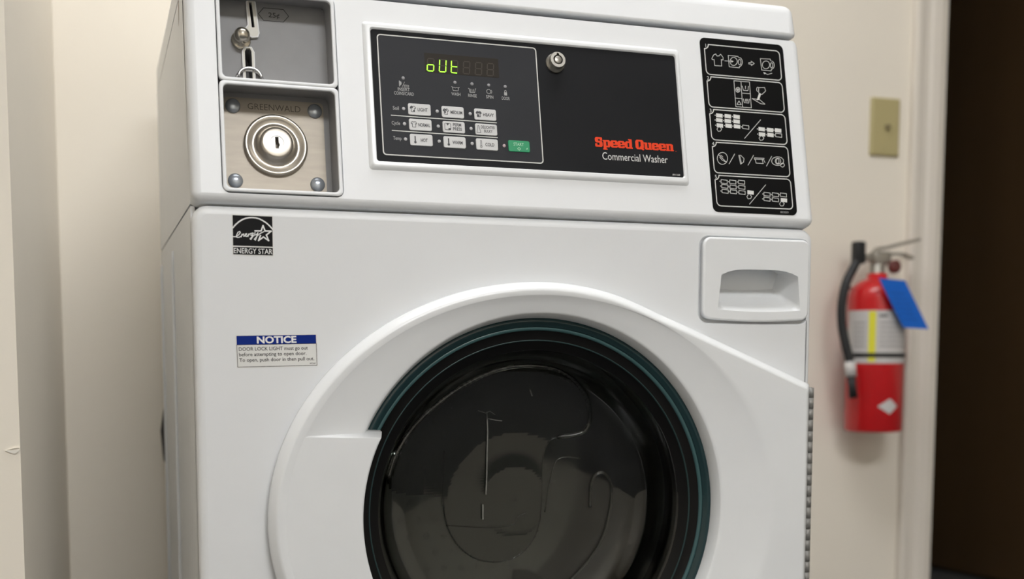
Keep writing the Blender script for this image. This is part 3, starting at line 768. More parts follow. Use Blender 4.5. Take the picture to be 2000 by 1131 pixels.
ICON_FILLS = [[(592.1, 175.3), (595.1, 174.1), (592.2, 172.6)], [(631.8, 164.5), (635.1, 164.0), (633.1, 162.1)], [(624.3, 139.4), (626.5, 138.2), (623.6, 131.5), (620.4, 130.7), (622.2, 135.0)], [(567.7, 111.9), (575.6, 111.5), (575.2, 107.1), (567.3, 107.5)], [(566.9, 109.5), (566.5, 108.9), (565.9, 108.8), (565.6, 109.4), (566.0, 110.0), (566.6, 110.1)], [(578.2, 111.8), (586.2, 111.4), (585.8, 107.0), (577.8, 107.4)], [(577.4, 109.4), (577.0, 108.8), (576.4, 108.8), (576.1, 109.3), (576.5, 110.0), (577.1, 110.0)], [(589.2, 112.0), (597.2, 111.6), (596.8, 107.2), (588.8, 107.5)], [(588.4, 109.6), (588.0, 109.0), (587.4, 108.9), (587.1, 109.5), (587.5, 110.1), (588.1, 110.2)], [(567.2, 106.4), (575.1, 106.0), (574.7, 101.7), (566.8, 102.1)], [(566.4, 104.1), (566.0, 103.5), (565.4, 103.4), (565.1, 104.0), (565.5, 104.6), (566.1, 104.7)], [(577.7, 106.3), (585.7, 105.9), (585.3, 101.5), (577.3, 101.9)], [(576.9, 104.0), (576.5, 103.4), (575.9, 103.3), (575.7, 103.9), (576.0, 104.5), (576.6, 104.6)], [(588.7, 106.4), (596.7, 106.0), (596.3, 101.6), (588.3, 102.0)], [(587.9, 104.0), (587.5, 103.4), (586.9, 103.4), (586.6, 103.9), (587.0, 104.6), (587.6, 104.6)], [(567.3, 100.4), (575.2, 100.0), (574.8, 95.6), (566.9, 96.0)], [(566.5, 98.0), (566.1, 97.4), (565.5, 97.4), (565.2, 97.9), (565.6, 98.6), (566.2, 98.6)], [(578.2, 100.7), (586.2, 100.3), (585.8, 95.9), (577.8, 96.3)], [(577.4, 98.4), (577.0, 97.8), (576.4, 97.7), (576.2, 98.3), (576.5, 98.9), (577.1, 99.0)], [(588.8, 100.7), (596.8, 100.3), (596.4, 95.9), (588.4, 96.3)], [(588.0, 98.4), (587.6, 97.8), (587.0, 97.7), (586.7, 98.3), (587.1, 98.9), (587.7, 99.0)], [(619.8, 99.5), (627.8, 99.1), (627.4, 94.7), (619.4, 95.1)], [(618.9, 97.1), (618.5, 96.5), (617.9, 96.5), (617.6, 97.1), (618.0, 97.7), (618.6, 97.7)], [(630.5, 99.3), (638.7, 98.9), (638.2, 94.4), (630.1, 94.8)], [(629.7, 96.9), (629.3, 96.3), (628.7, 96.2), (628.4, 96.8), (628.8, 97.5), (629.4, 97.5)], [(640.7, 99.4), (648.9, 99.0), (648.5, 94.5), (640.3, 94.9)], [(639.9, 97.0), (639.5, 96.3), (638.9, 96.3), (638.6, 96.9), (639.0, 97.5), (639.6, 97.6)], [(619.6, 93.5), (627.7, 93.1), (627.2, 88.6), (619.2, 89.1)], [(618.7, 91.1), (618.4, 90.5), (617.7, 90.4), (617.5, 91.0), (617.8, 91.7), (618.5, 91.7)], [(630.4, 93.5), (638.5, 93.0), (638.1, 88.6), (630.0, 89.0)], [(629.5, 91.1), (629.1, 90.5), (628.5, 90.4), (628.2, 91.0), (628.6, 91.6), (629.2, 91.7)], [(598.9, 98.3), (598.5, 97.7), (597.9, 97.6), (597.6, 98.2), (598.0, 98.8), (598.6, 98.9)], [(640.0, 91.4), (639.6, 90.8), (639.0, 90.7), (638.7, 91.3), (639.1, 91.9), (639.7, 92.0)], [(566.1, 33.8), (565.8, 33.2), (565.2, 33.2), (564.9, 33.7), (565.3, 34.4), (565.9, 34.4)], [(576.9, 33.9), (576.5, 33.3), (575.9, 33.2), (575.6, 33.8), (576.0, 34.4), (576.6, 34.5)], [(587.8, 34.2), (587.5, 33.6), (586.8, 33.6), (586.6, 34.1), (586.9, 34.7), (587.6, 34.8)], [(566.5, 28.5), (566.2, 27.9), (565.5, 27.9), (565.3, 28.4), (565.7, 29.0), (566.3, 29.1)], [(576.7, 28.2), (576.4, 27.6), (575.8, 27.6), (575.5, 28.1), (575.9, 28.7), (576.5, 28.8)], [(587.7, 28.4), (587.3, 27.8), (586.7, 27.7), (586.4, 28.3), (586.8, 28.9), (587.4, 29.0)], [(566.4, 22.8), (566.0, 22.2), (565.4, 22.2), (565.2, 22.8), (565.5, 23.4), (566.1, 23.4)], [(576.6, 22.7), (576.3, 22.1), (575.6, 22.1), (575.4, 22.7), (575.7, 23.3), (576.4, 23.3)], [(587.4, 22.4), (587.0, 21.8), (586.4, 21.8), (586.1, 22.4), (586.5, 23.0), (587.1, 23.0)], [(618.6, 21.8), (618.2, 21.2), (617.6, 21.2), (617.4, 21.8), (617.7, 22.4), (618.4, 22.4)], [(629.4, 21.8), (629.0, 21.1), (628.3, 21.1), (628.1, 21.7), (628.5, 22.3), (629.1, 22.3)], [(639.5, 22.0), (639.2, 21.4), (638.5, 21.3), (638.3, 21.9), (638.6, 22.5), (639.3, 22.6)], [(618.1, 16.2), (617.7, 15.6), (617.1, 15.5), (616.8, 16.1), (617.2, 16.7), (617.8, 16.8)], [(628.8, 16.0), (628.4, 15.4), (627.8, 15.3), (627.5, 15.9), (627.9, 16.5), (628.6, 16.6)], [(598.9, 25.3), (606.8, 24.7), (606.4, 20.4), (598.5, 20.9)], [(640.5, 18.3), (648.6, 17.8), (648.2, 13.4), (640.1, 13.9)]]
ICON_NUMBERS = [('1', (561.5, 189.8)), ('2', (561.1, 152.1)), ('3', (561.0, 114.5)), ('4', (560.9, 76.5)), ('5', (560.9, 38.8))]
ICON_SERIAL = (645.9, 2.7)
STAR_STROKES = [[(37.6, 777.1), (40.6, 780.5), (43.7, 783.3), (47.2, 785.6), (50.2, 786.8), (53.2, 787.5), (56.7, 787.8), (60.1, 787.5), (63.1, 786.8), (66.5, 785.2), (69.6, 783.3), (73.0, 780.3), (75.9, 777.1)], [(66.6, 780.5), (68.5, 775.4), (74.4, 775.4), (69.6, 771.5), (71.8, 766.1), (66.8, 769.5), (62.0, 765.9), (64.0, 770.9)], [(58.8, 775.1), (64.7, 775.3), (66.6, 780.5)]]
SCRIPT_STROKES = [[(37.8, 768.9), (40.6, 768.9), (43.4, 770.9), (44.9, 773.1), (44.3, 774.0), (42.6, 773.2), (41.2, 770.3), (41.5, 768.4), (43.4, 768.3), (45.6, 769.6)], [(45.5, 768.8), (46.4, 771.6), (46.5, 770.5), (48.0, 771.9), (48.1, 769.5), (49.4, 770.0)], [(49.0, 770.2), (50.8, 771.3), (50.8, 772.2), (49.5, 771.7), (49.2, 770.0), (50.7, 769.4), (52.0, 770.5)], [(52.0, 769.4), (52.7, 772.0), (52.9, 771.0), (54.4, 772.5)], [(56.8, 773.0), (55.3, 772.6), (54.8, 770.8), (55.9, 770.4), (57.2, 772.8), (56.3, 769.1), (54.8, 766.7), (54.0, 767.3), (55.9, 769.5), (58.1, 770.7)], [(58.8, 773.5), (58.5, 771.4), (59.8, 771.2), (61.6, 773.4), (60.6, 769.7), (59.1, 766.2), (58.0, 767.0), (60.2, 769.7), (63.7, 772.8), (67.4, 774.7)]]

for P in ICON_STROKES:
    ic.stroke(P, 0.62, NI)
for P in ICON_FILLS:
    ic.poly(P, NI + 0.03)
def notched(x0, x1, y0, y1, r=5.0, k=5.2):
    pts = []
    for cx, cy, a in ((x1 - r, y1 - r, 0),):
        pts += [(cx + r * math.cos(math.radians(a + 15 * i)), cy + r * math.sin(math.radians(a + 15 * i))) for i in range(7)]
    pts += [(x0 + k * math.cos(math.radians(-15 * i)), y1 + k * math.sin(math.radians(-15 * i))) for i in range(7)]
    for cx, cy, a in ((x0 + r, y0 + r, 180), (x1 - r, y0 + r, 270)):
        pts += [(cx + r * math.cos(math.radians(a + 15 * i)), cy + r * math.sin(math.radians(a + 15 * i))) for i in range(7)]
    return pts
for y1, y0 in ((191.3, 156.5), (153.8, 118.8), (116.0, 81.0), (78.3, 43.4), (40.5, 5.8)):
    ic.stroke(notched(559.6, 655.0, y0, y1), 1.05, NI, True)
for s, (x, y) in ICON_NUMBERS:
    ic.text(s, x, y - 2.0, 4.0, None, NI, 'C')
ic.build('pictograms', M_PRINT, iplate, MC)
sn = MB(mm)
sn.text('803029', 638.6, 0.8, 2.2, 10.2, NI)
sn.build('plate_number', M_PRINTD, iplate, MC)

# --- lower front panel with door hole and drawer hole
DCX, DCZ = 353.0, 488.7
fp = MB(mm)
rg = rings_round(0, W, FLOOR * 1000 + 60, 798.2, 15, 0, 8.5, -24, 6)
holeR = circ(DCX, DCZ, 212, 96)
DRH = rrect(537.8, 678.0, 690.6, 787.4, 12)
drr = [(DRH, 0), (rrect(538.6, 677.2, 691.4, 786.6, 11.5), -0.9), (rrect(539.2, 676.6, 692.0, 786.0, 11), -2.5), (rrect(539.2, 676.6, 692.0, 786.0, 11), -4.5)]
fp.plate(rg, [([(holeR, 0), (circ(DCX, DCZ, 211, 96), -1), (circ(DCX, DCZ, 211, 96), -40)], False), (drr, False)])
FL = rrect(539.2, 676.6, 692.0, 786.0, 11)
FI = rrect(548.0, 668.0, 700.0, 778.0, 6)
fp.rings([[(x, y, -4.5) for x, y in FL], [(x, y, -4.5) for x, y in FI]], False)
front = fp.build('front_panel', M_ENAMEL, washer, MF)

# energy label
el = MB(mm)
el.slab([(37.0, 751.2), (76.4, 751.2), (76.4, 790.4), (37.0, 790.4)], 0.02, 0.12)
elab = el.build('energy_label', M_LABEL, washer, MF)
e2 = MB(mm)
e2.poly([(37.8, 760.4), (75.6, 760.4), (75.6, 789.4), (37.8, 789.4)], 0.2)
e2.poly([(37.8, 752.0), (75.6, 752.0), (75.6, 759.2), (37.8, 759.2)], 0.2)
e2.build('label_black', M_INK, elab, MF)
e3 = MB(mm)
for P in STAR_STROKES:
    e3.stroke(P, 1.3, 0.28)
for P in SCRIPT_STROKES:
    e3.stroke(P, 0.85, 0.28)
e3.text('ENERGY STAR', 38.4, 753.2, 4.9, 36.8, 0.28, bold=0.006)
e3.build('label_print', M_WHITEP, elab, MF)

# notice label, stuck on a little crooked
MN = MF @ Matrix.Translation((78.2 * mm, 659.1 * mm, 0)) @ Matrix.Rotation(math.radians(1.35), 4, 'Z')
nl = MB(mm)
nl.slab(rrect(-39.6, 39.6, -16.0, 16.2, 0.6, 2), 0.02, 0.12)
nlab = nl.build('notice_label', M_LABEL, washer, MN)
n2 = MB(mm)
n2.poly([(-38.7, 6.6), (38.7, 6.6), (38.7, 15.3), (-38.7, 15.3)], 0.2)
n2.build('label_band', M_BLUE, nlab, MN)
n3 = MB(mm)
n3.text('NOTICE', 0.0, 7.9, 6.2, 38.5, 0.28, 'C', bold=0.035)
n3.build('label_heading', M_WHITEP, nlab, MN)
n4 = MB(mm)
n4.stroke([(-38.7, -15.0), (38.7, -15.0), (38.7, 6.6), (-38.7, 6.6)], 0.45, 0.2, True)
n4.text('DOOR LOCK LIGHT must go out', -36.9, 0.8, 3.35, 67.0, 0.24, bold=0.008)
n4.text('before attempting to open door.', -36.9, -4.5, 3.35, 65.5, 0.24, bold=0.008)
n4.text('To open, push door in then pull out.', -36.9, -9.9, 3.35, 73.0, 0.24, bold=0.008)
n4.text('802568', 31.6, -13.6, 1.3, 5.6, 0.24)
n4.build('label_text', M_INK, nlab, MN)

# --- dispenser drawer
def drawer_loop(i, bulge=3.0):
    x0, x1, y0, y1, r = 541.2 + i, 675.0 - i, 696.0 + i, 785.4 - i, max(9 - i, 1)
    L = rrect(x0, x1, y0, y1, r)
    out = []
    for x, y in L:
        k = max(0, 1 - ((x - (x0 + x1) / 2) / ((x1 - x0) / 2)) ** 2)
        if y < (y0 + y1) / 2:
            y -= bulge * k
        out.append((x, y))
    # finer bottom edge so that the bow reads as a curve
    res = []
    for a, b in zip(out, out[1:] + out[:1]):
        res.append(a)
        if abs(a[0] - b[0]) > 60:
            for q in range(1, 12):
                x = a[0] + (b[0] - a[0]) * q / 12
                k = max(0, 1 - ((x - (x0 + x1) / 2) / ((x1 - x0) / 2)) ** 2)
                y = a[1] + (b[1] - a[1]) * q / 12
                if y < (y0 + y1) / 2:
                    y = y0 - bulge * k
                res.append((x, y))
    return res
def recess_loop(f, n=10):
    """handle recess outline; f = 0 at the face, 1 at the back"""
    def lerp(a, b):
        return a + (b - a) * f
    x0b, x1b = lerp(559.6, 570), lerp(664.0, 648)
    x0t, x1t = lerp(563.5, 568), lerp(660.0, 654)
    yb, yt, arch = lerp(706.5, 732), lerp(744.5, 750.0), lerp(6.5, 6.0)
    pts = []
    for i in range(13):
        s = i / 12
        pts.append((x1t + (x0t - x1t) * s, yt + arch * (1 - (2 * s - 1) ** 4)))
    for i in range(1, 7):
        s = i / 7
        pts.append((x0t + (x0b - x0t) * s, yt + (yb - yt) * s))
    for i in range(13):
        s = i / 12
        pts.append((x0b + (x1b - x0b) * s, yb - 2.2 * (1 - (2 * s - 1) ** 2)))
    for i in range(1, 7):
        s = i / 7
        pts.append((x1b + (x1t - x1b) * s, yb + (yt - yb) * s))
    return pts
dw = MB(mm)
rgs = [(drawer_loop(1.0), -4.4), (drawer_loop(0.6), 0.0), (drawer_loop(0), 3.0), (drawer_loop(0.5), 4.2), (drawer_loop(1.4), 4.9), (drawer_loop(2.6), 5.1)]
hol = [(recess_loop(0), 5.1), (recess_loop(0.02), 4.5), (recess_loop(0.10), 2.0), (recess_loop(0.3), -7), (recess_loop(0.6), -19), (recess_loop(0.85), -28), (recess_loop(1.0), -31)]
dw.plate(rgs, [(hol, True)])
drawer = dw.build('dispenser_drawer', M_PLASTIC, washer, MF)
# --- door
A0, B0 = 288.0, 243.0
A1, B1_ = 271.0, 229.0
XR = 674.0
ZC = 623.5 - DCZ            # height of the flap's corner above the centre
KL = 0.412
def ell_r(phi, a, b):
    return 1.0 / math.sqrt((math.cos(phi) / a) ** 2 + (math.sin(phi) / b) ** 2)
PT = math.atan2(214.8, 117.0)
def outline(phi, d=0.0):
    """door edge in polar form, moved inwards by d"""
    p = abs((phi + PI) % (2 * PI) - PI)
    if p > PI / 2:
        return ell_r(p, A0 - d, B0 - d)
    re = ell_r(p, 260.0 - d, B0 - d)
    c, s = math.cos(p), math.sin(p)
    xr = XR - DCX
    rl = (ZC + KL * xr - d * math.sqrt(1 + KL * KL)) / (s + KL * c)
    rr = (xr - d) / max(c, 1e-6)
    w = min(1.0, max(0.0, (p - PT + 0.22) / 0.5))
    w = w * w * (3 - 2 * w)
    return min(rl, rr) * (1 - w) + re * w
cor = math.atan2(ZC, XR - DCX)
angs = sorted(set([round(2 * PI * i / 216, 6) for i in range(216)] + [cor, 2 * PI - cor, cor - 0.008, 2 * PI - cor + 0.008, cor + 0.008, 2 * PI - cor - 0.008]))
def ring_pts(rf, n):
    return [(DCX + rf(a) * math.cos(a), DCZ + rf(a) * math.sin(a), n) for a in angs]
def inset(d):
    return lambda a: outline(a, d)
dish = lambda a: min(ell_r(a, A1, B1_), outline(a, 10.6))
def mixr(t):
    return lambda a: 211.5 + (dish(a) - 211.5) * t
def mixo(t, d):
    fi = inset(d)
    return lambda a: dish(a) + (fi(a) - dish(a)) * t
HT = 21.0
loops = [ring_pts(inset(4.5), 0.4), ring_pts(inset(3.0), 3.2), ring_pts(inset(0.3), 4.2), ring_pts(inset(0), 10.0), ring_pts(inset(0.5), 12.2), ring_pts(inset(1.8), 14.6), ring_pts(inset(6.0), 19.2),
         ring_pts(inset(7.4), 20.4), ring_pts(inset(9.0), HT), ring_pts(inset(9.6), HT), ring_pts(mixo(0.12, 9.6), HT), ring_pts(dish, HT - 0.25), ring_pts(mixr(0.95), HT - 1.0), ring_pts(mixr(0.5), HT - 5.2), ring_pts(mixr(0.06), HT - 8.1),
         ring_pts(lambda a: 211.5, HT - 8.7), ring_pts(lambda a: 210.2, HT - 9.8), ring_pts(lambda a: 206.2, -1.0), ring_pts(lambda a: 205.4, -6.0)]
d_ = MB(mm)
d_.rings(loops, True)
back = [ring_pts(lambda a: 205.4, -6.0), ring_pts(lambda a: 209.0, 0.4), ring_pts(inset(4.5), 0.4)]
d_.rings(back, False)
door = d_.build('door', M_PLASTIC, washer, MF)

# handle: flat grip on the latch side, standing proud of the dish
def arc_pts(r, a0, a1, n):
    return [(DCX + (r(a0 + (a1 - a0) * i / n)) * math.cos(a0 + (a1 - a0) * i / n), DCZ + (r(a0 + (a1 - a0) * i / n)) * math.sin(a0 + (a1 - a0) * i / n)) for i in range(n + 1)]
ai = math.radians(154.4); ao = math.radians(161.2)
def grip(di, do, dz):
    inner = arc_pts(lambda a: 194.5 + di, 2 * PI - ai + dz * 0.004, ai - dz * 0.004, 20) if False else None
    a_in = ai + dz / 194.5
    a_out = ao + dz / 250.0
    inn = arc_pts(lambda a: 194.5 + di, 2 * PI - a_in, a_in, 24)          # from the bottom up to the top ledge
    out = arc_pts(lambda a: dish(a) + 6.0 - do, a_out, 2 * PI - a_out, 24)   # down the outside
    return inn + out
hd = MB(mm)
# order is clockwise seen from the room, so reverse for outward faces
G = [(list(reversed(grip(0.0, 0, -7.0))), -2.0), (list(reversed(grip(0.0, 0, -6.0))), 9.0), (list(reversed(grip(0.0, 0, 0))), 19.2), (list(reversed(grip(0.6, 0, 0.5))), 20.4), (list(reversed(grip(1.8, 0, 1.4))), 20.95)]
def area(L):
    return sum(a[0] * b[1] - b[0] * a[1] for a, b in zip(L, L[1:] + L[:1]))
if area(G[0][0]) < 0:
    G = [(list(reversed(L)), n) for L, n in G]
hd.plate(G)
hd.build('door_handle', M_PLASTIC, door, MF)

# glass flange and rings
gl = MB(mm)
gl.lathe([(206.0, -3.0), (203.4, -1.5), (200.5, -1.8), (199.8, -3.6), (197.2, -3.4), (196.6, -5.2)], DCX, DCZ, 128, mi=0)
gl.lathe([(196.6, -5.2), (195.9, -4.6), (193.4, -5.4), (192.8, -7.2)], DCX, DCZ, 128, mi=1)
gl.build('glass_flange', [M_TEAL, M_TEALL], door, MF)
g2 = MB(mm)
g2.lathe([(192.8, -7.2), (188.0, -9.0), (183.2, -9.6)], DCX, DCZ, 128, mi=0)
g2.lathe([(183.2, -9.6), (182.8, -9.1), (182.0, -9.2), (181.6, -10.4)], DCX, DCZ, 128, mi=1)
g2.lathe([(181.6, -10.4), (178.0, -13.0), (172.0, -16.0)], DCX, DCZ, 128, mi=0)
g2.build('door_seal', [M_RUBBER, mat('dark_teal_line', (0.014, 0.038, 0.038), 0.35)], door, MF)
bw = MB(mm)
prof = [(176.0, -15.0), (172.0, -19.0), (167.0, -30.0), (163.0, -45.0), (158.0, -58.0), (150.0, -68.0), (140.0, -74.0), (128.0, -77.5), (110.0, -80.0), (80.0, -82.5), (40.0, -84.0), (0.05, -84.4)]
bw.lathe(prof, DCX, DCZ, 96)
bw.lathe([(r - 0.02 if r > 1 else r, n - 5.0) for r, n in reversed(prof)], DCX, DCZ, 96)
bw.lathe([(175.98, -20.0), (176.0, -15.0)], DCX, DCZ, 96)
glass = bw.build('door_glass', M_GLASS, door, MF)
# limescale drip and scratches on the glass
for group in ([([(318.5, 592), (319.5, 570), (318.8, 548), (318.3, 520), (317.5, 500)], 1.3, -79.0), ([(308, 594), (317, 591), (322, 593), (328, 589)], 0.9, -79.0), ([(319, 585), (328, 583), (336, 582)], 0.8, -79.0)],
              [([(314, 488), (314, 472)], 1.6, -79.5)],
              [([(271, 594), (275, 606), (277, 604), (277, 597)], 0.8, -76.0)],
              [([(366, 628), (368, 618), (371, 610)], 1.6, -77.0)]):
    q = MB(mm)
    for P, w, n in group:
        q.stroke(P, w, n)
    q.build('water_mark', M_MARK, door, MF)

# moulded ridges of the glass bowl
def bowl_n(x, z):
    rr = math.hypot(x - DCX, z - DCZ)
    for (r1, n1), (r2, n2) in zip(prof, prof[1:]):
        if r2 <= rr <= r1:
            return n2 + (n1 - n2) * (rr - r2) / (r1 - r2)
    return prof[0][1]
def smooth_path(P, k=5):
    out = []
    for i in range(len(P) - 1):
        p0, p1, p2, p3 = P[max(i - 1, 0)], P[i], P[i + 1], P[min(i + 2, len(P) - 1)]
        for q in range(k):
            s = q / k
            out.append(tuple(0.5 * (2 * p1[c] + (p2[c] - p0[c]) * s + (2 * p0[c] - 5 * p1[c] + 4 * p2[c] - p3[c]) * s * s + (3 * p1[c] - p0[c] - 3 * p2[c] + p3[c]) * s ** 3) for c in (0, 1)))
    return out + [P[-1]]
BOSS = smooth_path([(268.0, 500.0), (215.0, 505.0), (201, 523.3), (211.5, 551.1), (231.8, 578.8), (260.8, 603.8), (290.2, 623.3), (325.8, 639.1), (362.0, 643.8), (398.9, 637.2), (427.1, 616.7), (439.9, 590.1), (434.0, 568.0), (402.4, 562.5),
                    (391.0, 555.0), (385.1, 535.4), (385.2, 500.1), (382.2, 464.8), (371.8, 441.6), (350.2, 425.0), (319.7, 423.0), (295.6, 433.6), (277.8, 454.8), (269.6, 481.1), (268.0, 500.0)], 3)
def inside(x, y, P):
    c = False
    for (xa, ya), (xb, yb) in zip(P, P[1:] + P[:1]):
        if (ya > y) != (yb > y) and x < (xb - xa) * (y - ya) / (yb - ya) + xa:
            c = not c
    return c
bs = MB(mm)
CS = 3.0
vid = {}
vv, ff = [], []
for i in range(int((445 - 195) / CS)):
    for j_ in range(int((650 - 415) / CS)):
        if inside(195 + (i + 0.5) * CS, 415 + (j_ + 0.5) * CS, BOSS):
            q4 = []
            for (a_, b_) in ((i, j_), (i + 1, j_), (i + 1, j_ + 1), (i, j_ + 1)):
                if (a_, b_) not in vid:
                    x_, z_ = 195 + a_ * CS, 415 + b_ * CS
                    vid[(a_, b_)] = len(vv)
                    vv.append((x_, z_, bowl_n(x_, z_) + 0.4))
                q4.append(vid[(a_, b_)])
            ff.append(tuple(q4))
ec = {}
for q4 in ff:
    for a_, b_ in zip(q4, q4[1:] + q4[:1]):
        ec[(a_, b_)] = 1
nb_ = len(vv)
rim_ = [(b_, a_, a_ + nb_, b_ + nb_) for (a_, b_) in ec if (b_, a_) not in ec]
bs.add([(x_, z_, n_ + 1.4) for x_, z_, n_ in vv] + vv, ff + [tuple(i + nb_ for i in reversed(q4)) for q4 in ff] + rim_, False)
bs.build('moulded_boss', M_GLASS, door, MF)
M_RIDGE = M_GLASS
for rad, P in ((0.8, [(269.3, 549.8), (268.0, 515.6), (269.6, 481.1), (277.8, 454.8), (295.6, 433.6), (319.7, 423.0), (350.2, 425.0), (371.8, 441.6), (382.2, 464.8), (385.2, 500.1), (385.1, 535.4), (391.8, 556.0), (402.4, 562.5)]),
               (2.6, [(201, 523.3), (211.5, 551.1), (231.8, 578.8), (260.8, 603.8), (290.2, 623.3), (325.8, 639.1), (362.0, 643.8), (398.9, 637.2), (427.1, 616.7), (439.9, 590.1), (434.0, 568.0), (402.4, 562.5)]),
               (0.7, [(389.0, 476.4), (396.4, 517.4), (405.6, 537.8), (430.8, 537.1)]),
               (1.6, [(443.8, 480.0), (444.5, 504.1), (448.8, 517.0), (457.7, 520.4), (466.1, 512.3), (469.5, 497.2), (467.1, 473.3), (458.4, 443.5), (438.0, 414.4), (419.0, 396.7)]),
               (0.8, [(271.9, 466.6), (319.7, 461.6), (350.1, 463.2), (356.3, 471.8), (365.5, 477.3)])):
    q = MB(mm)
    q.tube([(x, z, bowl_n(x, z) + 0.3 + rad) for x, z in smooth_path(P)], rad, 8)
    q.build('moulded_ridge', M_RIDGE, door, MF)

# drum behind the glass
dm = MB(mm)
dm.lathe([(200, -42), (206, -60), (196, -84), (194, -100), (250, -112), (252, -118), (252, -470), (230, -490), (0.05, -492)], DCX, DCZ, 72)
drum = dm.build('drum', M_DRUM, washer, MF)
gk = MB(mm)
gk.lathe([(208, -20), (196, -28), (190, -36), (186, -40), (186, -60), (190, -66), (188, -84), (196, -92), (200, -100)], DCX, DCZ, 72)
gk.build('door_gasket', M_RUBBER, drum, MF)
for k in range(3):
    a = math.radians(70 + 120 * k)
    lf = MB(mm)
    loops = []
    for s in (0, 1):
        n = -140 - 320 * s
        c, q = math.cos(a), math.sin(a)
        L = []
        for t, r in ((-30, 250), (-16, 205), (0, 190), (16, 205), (30, 250)):
            L.append((DCX + r * c - t * q, DCZ + r * q + t * c, n))
        loops.append(L)
    lf.rings(loops, True, True, True, True)
    lf.build('drum_lifter', M_DRUM, drum, MF)
pf = MB(mm)
for i in range(-7, 8):
    for j in range(-7, 8):
        x, z = i * 26 + (13 if j % 2 else 0), j * 24
        if x * x + z * z < 205 ** 2:
            pf.lathe([(4.2, -491.0), (3.4, -488.5), (2.4, -488.5), (2.0, -491.0)], DCX + x, DCZ + z, 8)
o = pf.build('drum_perforations', M_DRUM, drum, MF)
o['kind'] = 'stuff'

# --- piano hinge
hg = MB(mm)
hg.box(679.0, 683.8, 355.0, 619.5, 0.6, 1.6)
hinge = hg.build('door_hinge', M_HINGE, washer, MF)
zk = 619.4
first = None
i = 0
while zk > 360:
    hk = 12.6 if i else 12.0
    Mk = MF @ Matrix.Translation((679.6 * mm, (zk - hk / 2) * mm, 4.8 * mm))
    key = i % 2
    if i < 2:
        kn = MB(mm)
        L = []
        for y in (-hk / 2 + 0.25, hk / 2 - 0.25):
            L.append([(4.3 * math.cos(2 * PI * k / 16), y, 4.2 * math.sin(2 * PI * k / 16)) for k in range(16)])
        kn.rings([list(reversed(q)) for q in L], True, True, True, True)
        if key:
            kn.lathe([(0.01, 0)], seg=3)
        if i == 0:
            kk = [kn.build('hinge_knuckle', M_HINGE, hinge, Mk)]
        else:
            kk.append(kn.build('hinge_knuckle', M_HINGE, hinge, Mk))
    else:
        link(bpy.data.objects.new('hinge_knuckle', kk[key].data), hinge, Mk)
    zk -= hk
    i += 1
pin = MB(mm)
pin.rings([[(679.6 + 3.9 * math.cos(2 * PI * k / 12), y, 4.8 + 3.8 * math.sin(2 * PI * k / 12)) for k in range(12)] for y in (619.0, 358.0)], True, True, True, True)
pin.build('hinge_pin', M_HINGE, hinge, MF)

# drain hose bulging out behind the machine
hz = MB()
hz.tube([(0.06, 0.64, 0.62), (0.03, 0.66, 0.605), (0.012, 0.675, 0.575), (0.007, 0.68, 0.54), (0.010, 0.68, 0.50), (0.03, 0.67, 0.46), (0.07, 0.64, 0.44)], 0.0115, 12)
hz.build('drain_hose', M_XBLACK, washer)

# ------------------------------------------------------------------ wall plate
wp = thing('wall_plate', 'ivory wall plate with a small round jack beside the door trim', 'wall plate', (1.4285, WALLY, 1.056))
MW = Matrix(((1, 0, 0, 0), (0, 0, -1, WALLY), (0, 1, 0, 0), (0, 0, 0, 1)))     # back wall: u = x, v = z, n towards the room
b = MB(mm)
b.plate([(rrect(1394.0, 1462.5, 1056.5, 1172.0, 3), 0), (rrect(1394.0, 1462.5, 1056.5, 1172.0, 3), 3.0), (rrect(1396.5, 1460.0, 1059.0, 1169.5, 2.4), 5.6), (rrect(1398.5, 1458.0, 1061.0, 1167.5, 2), 6.2)])
b.build('plate', M_IVORY, wp, MW)
j = MB(mm)
j.lathe([(6.5, 5.8), (6.5, 7.5), (4.8, 8.0), (4.6, 14.0), (1.0, 14.2), (0.9, 10.0), (0.02, 10)], 1431.0, 1114.0, 20)
j.build('jack', M_IVORYD, wp, MW)
for z in (1072, 1157):
    s_ = MB(mm)
    s_.lathe([(3.2, 6.0), (3.0, 6.9), (0.02, 7.2)], 1428.2, z, 14)
    s_.build('screw', M_IVORY, wp, MW)

# ------------------------------------------------------------------ fire extinguisher
EX, EY, EZ = 1.376, 0.880, 0.503
R_ = 0.0595
fe = thing('fire_extinguisher', 'red fire extinguisher with black hose hanging on the beige wall', 'fire extinguisher', (EX, EY, EZ))
ME = Matrix.Translation((EX - 0.002, EY, EZ)) @ Matrix.Diagonal((0.95, 0.95, 1.0, 1.0))
c = MB(mm)
c.lathe([(52, 0), (57, 1), (59.5, 4), (59.5, 258), (58.5, 268), (55, 280), (48, 290), (38, 297), (28, 301), (21, 303), (21, 312), (17, 313)], seg=56, cap0=True, cap1=True)
c.build('cylinder', M_REDPAINT, fe, ME)
def wrap(a0, a1, z0, z1, r, n=20):
    lo = [[(r * math.cos(math.radians(a0 + (a1 - a0) * i / n)), r * math.sin(math.radians(a0 + (a1 - a0) * i / n)), z) for i in range(n + 1)] for z in (z0, z1)]
    return lo
lb = MB(mm)
lb.rings(wrap(165, 345, 136, 239, 59.9, 30), True, False)
lb.build('label', M_XLABEL, fe, ME)
yb = MB(mm)
yb.rings(wrap(222, 236, 139, 237, 60.2, 5), True, False)
yb.build('label_stripe', M_XYEL, fe, ME)
tx = MB(mm)
tx.rings(wrap(242, 258, 226, 231, 60.2, 5), True, False)
for z in (214, 205, 196, 187, 178, 169):
    tx.rings(wrap(243, 243 + random.choice((62, 74, 84)), z, z + 1.6, 60.2, 12), True, False)
    tx.rings(wrap(188, 216, z, z + 1.6, 60.2, 6), True, False)
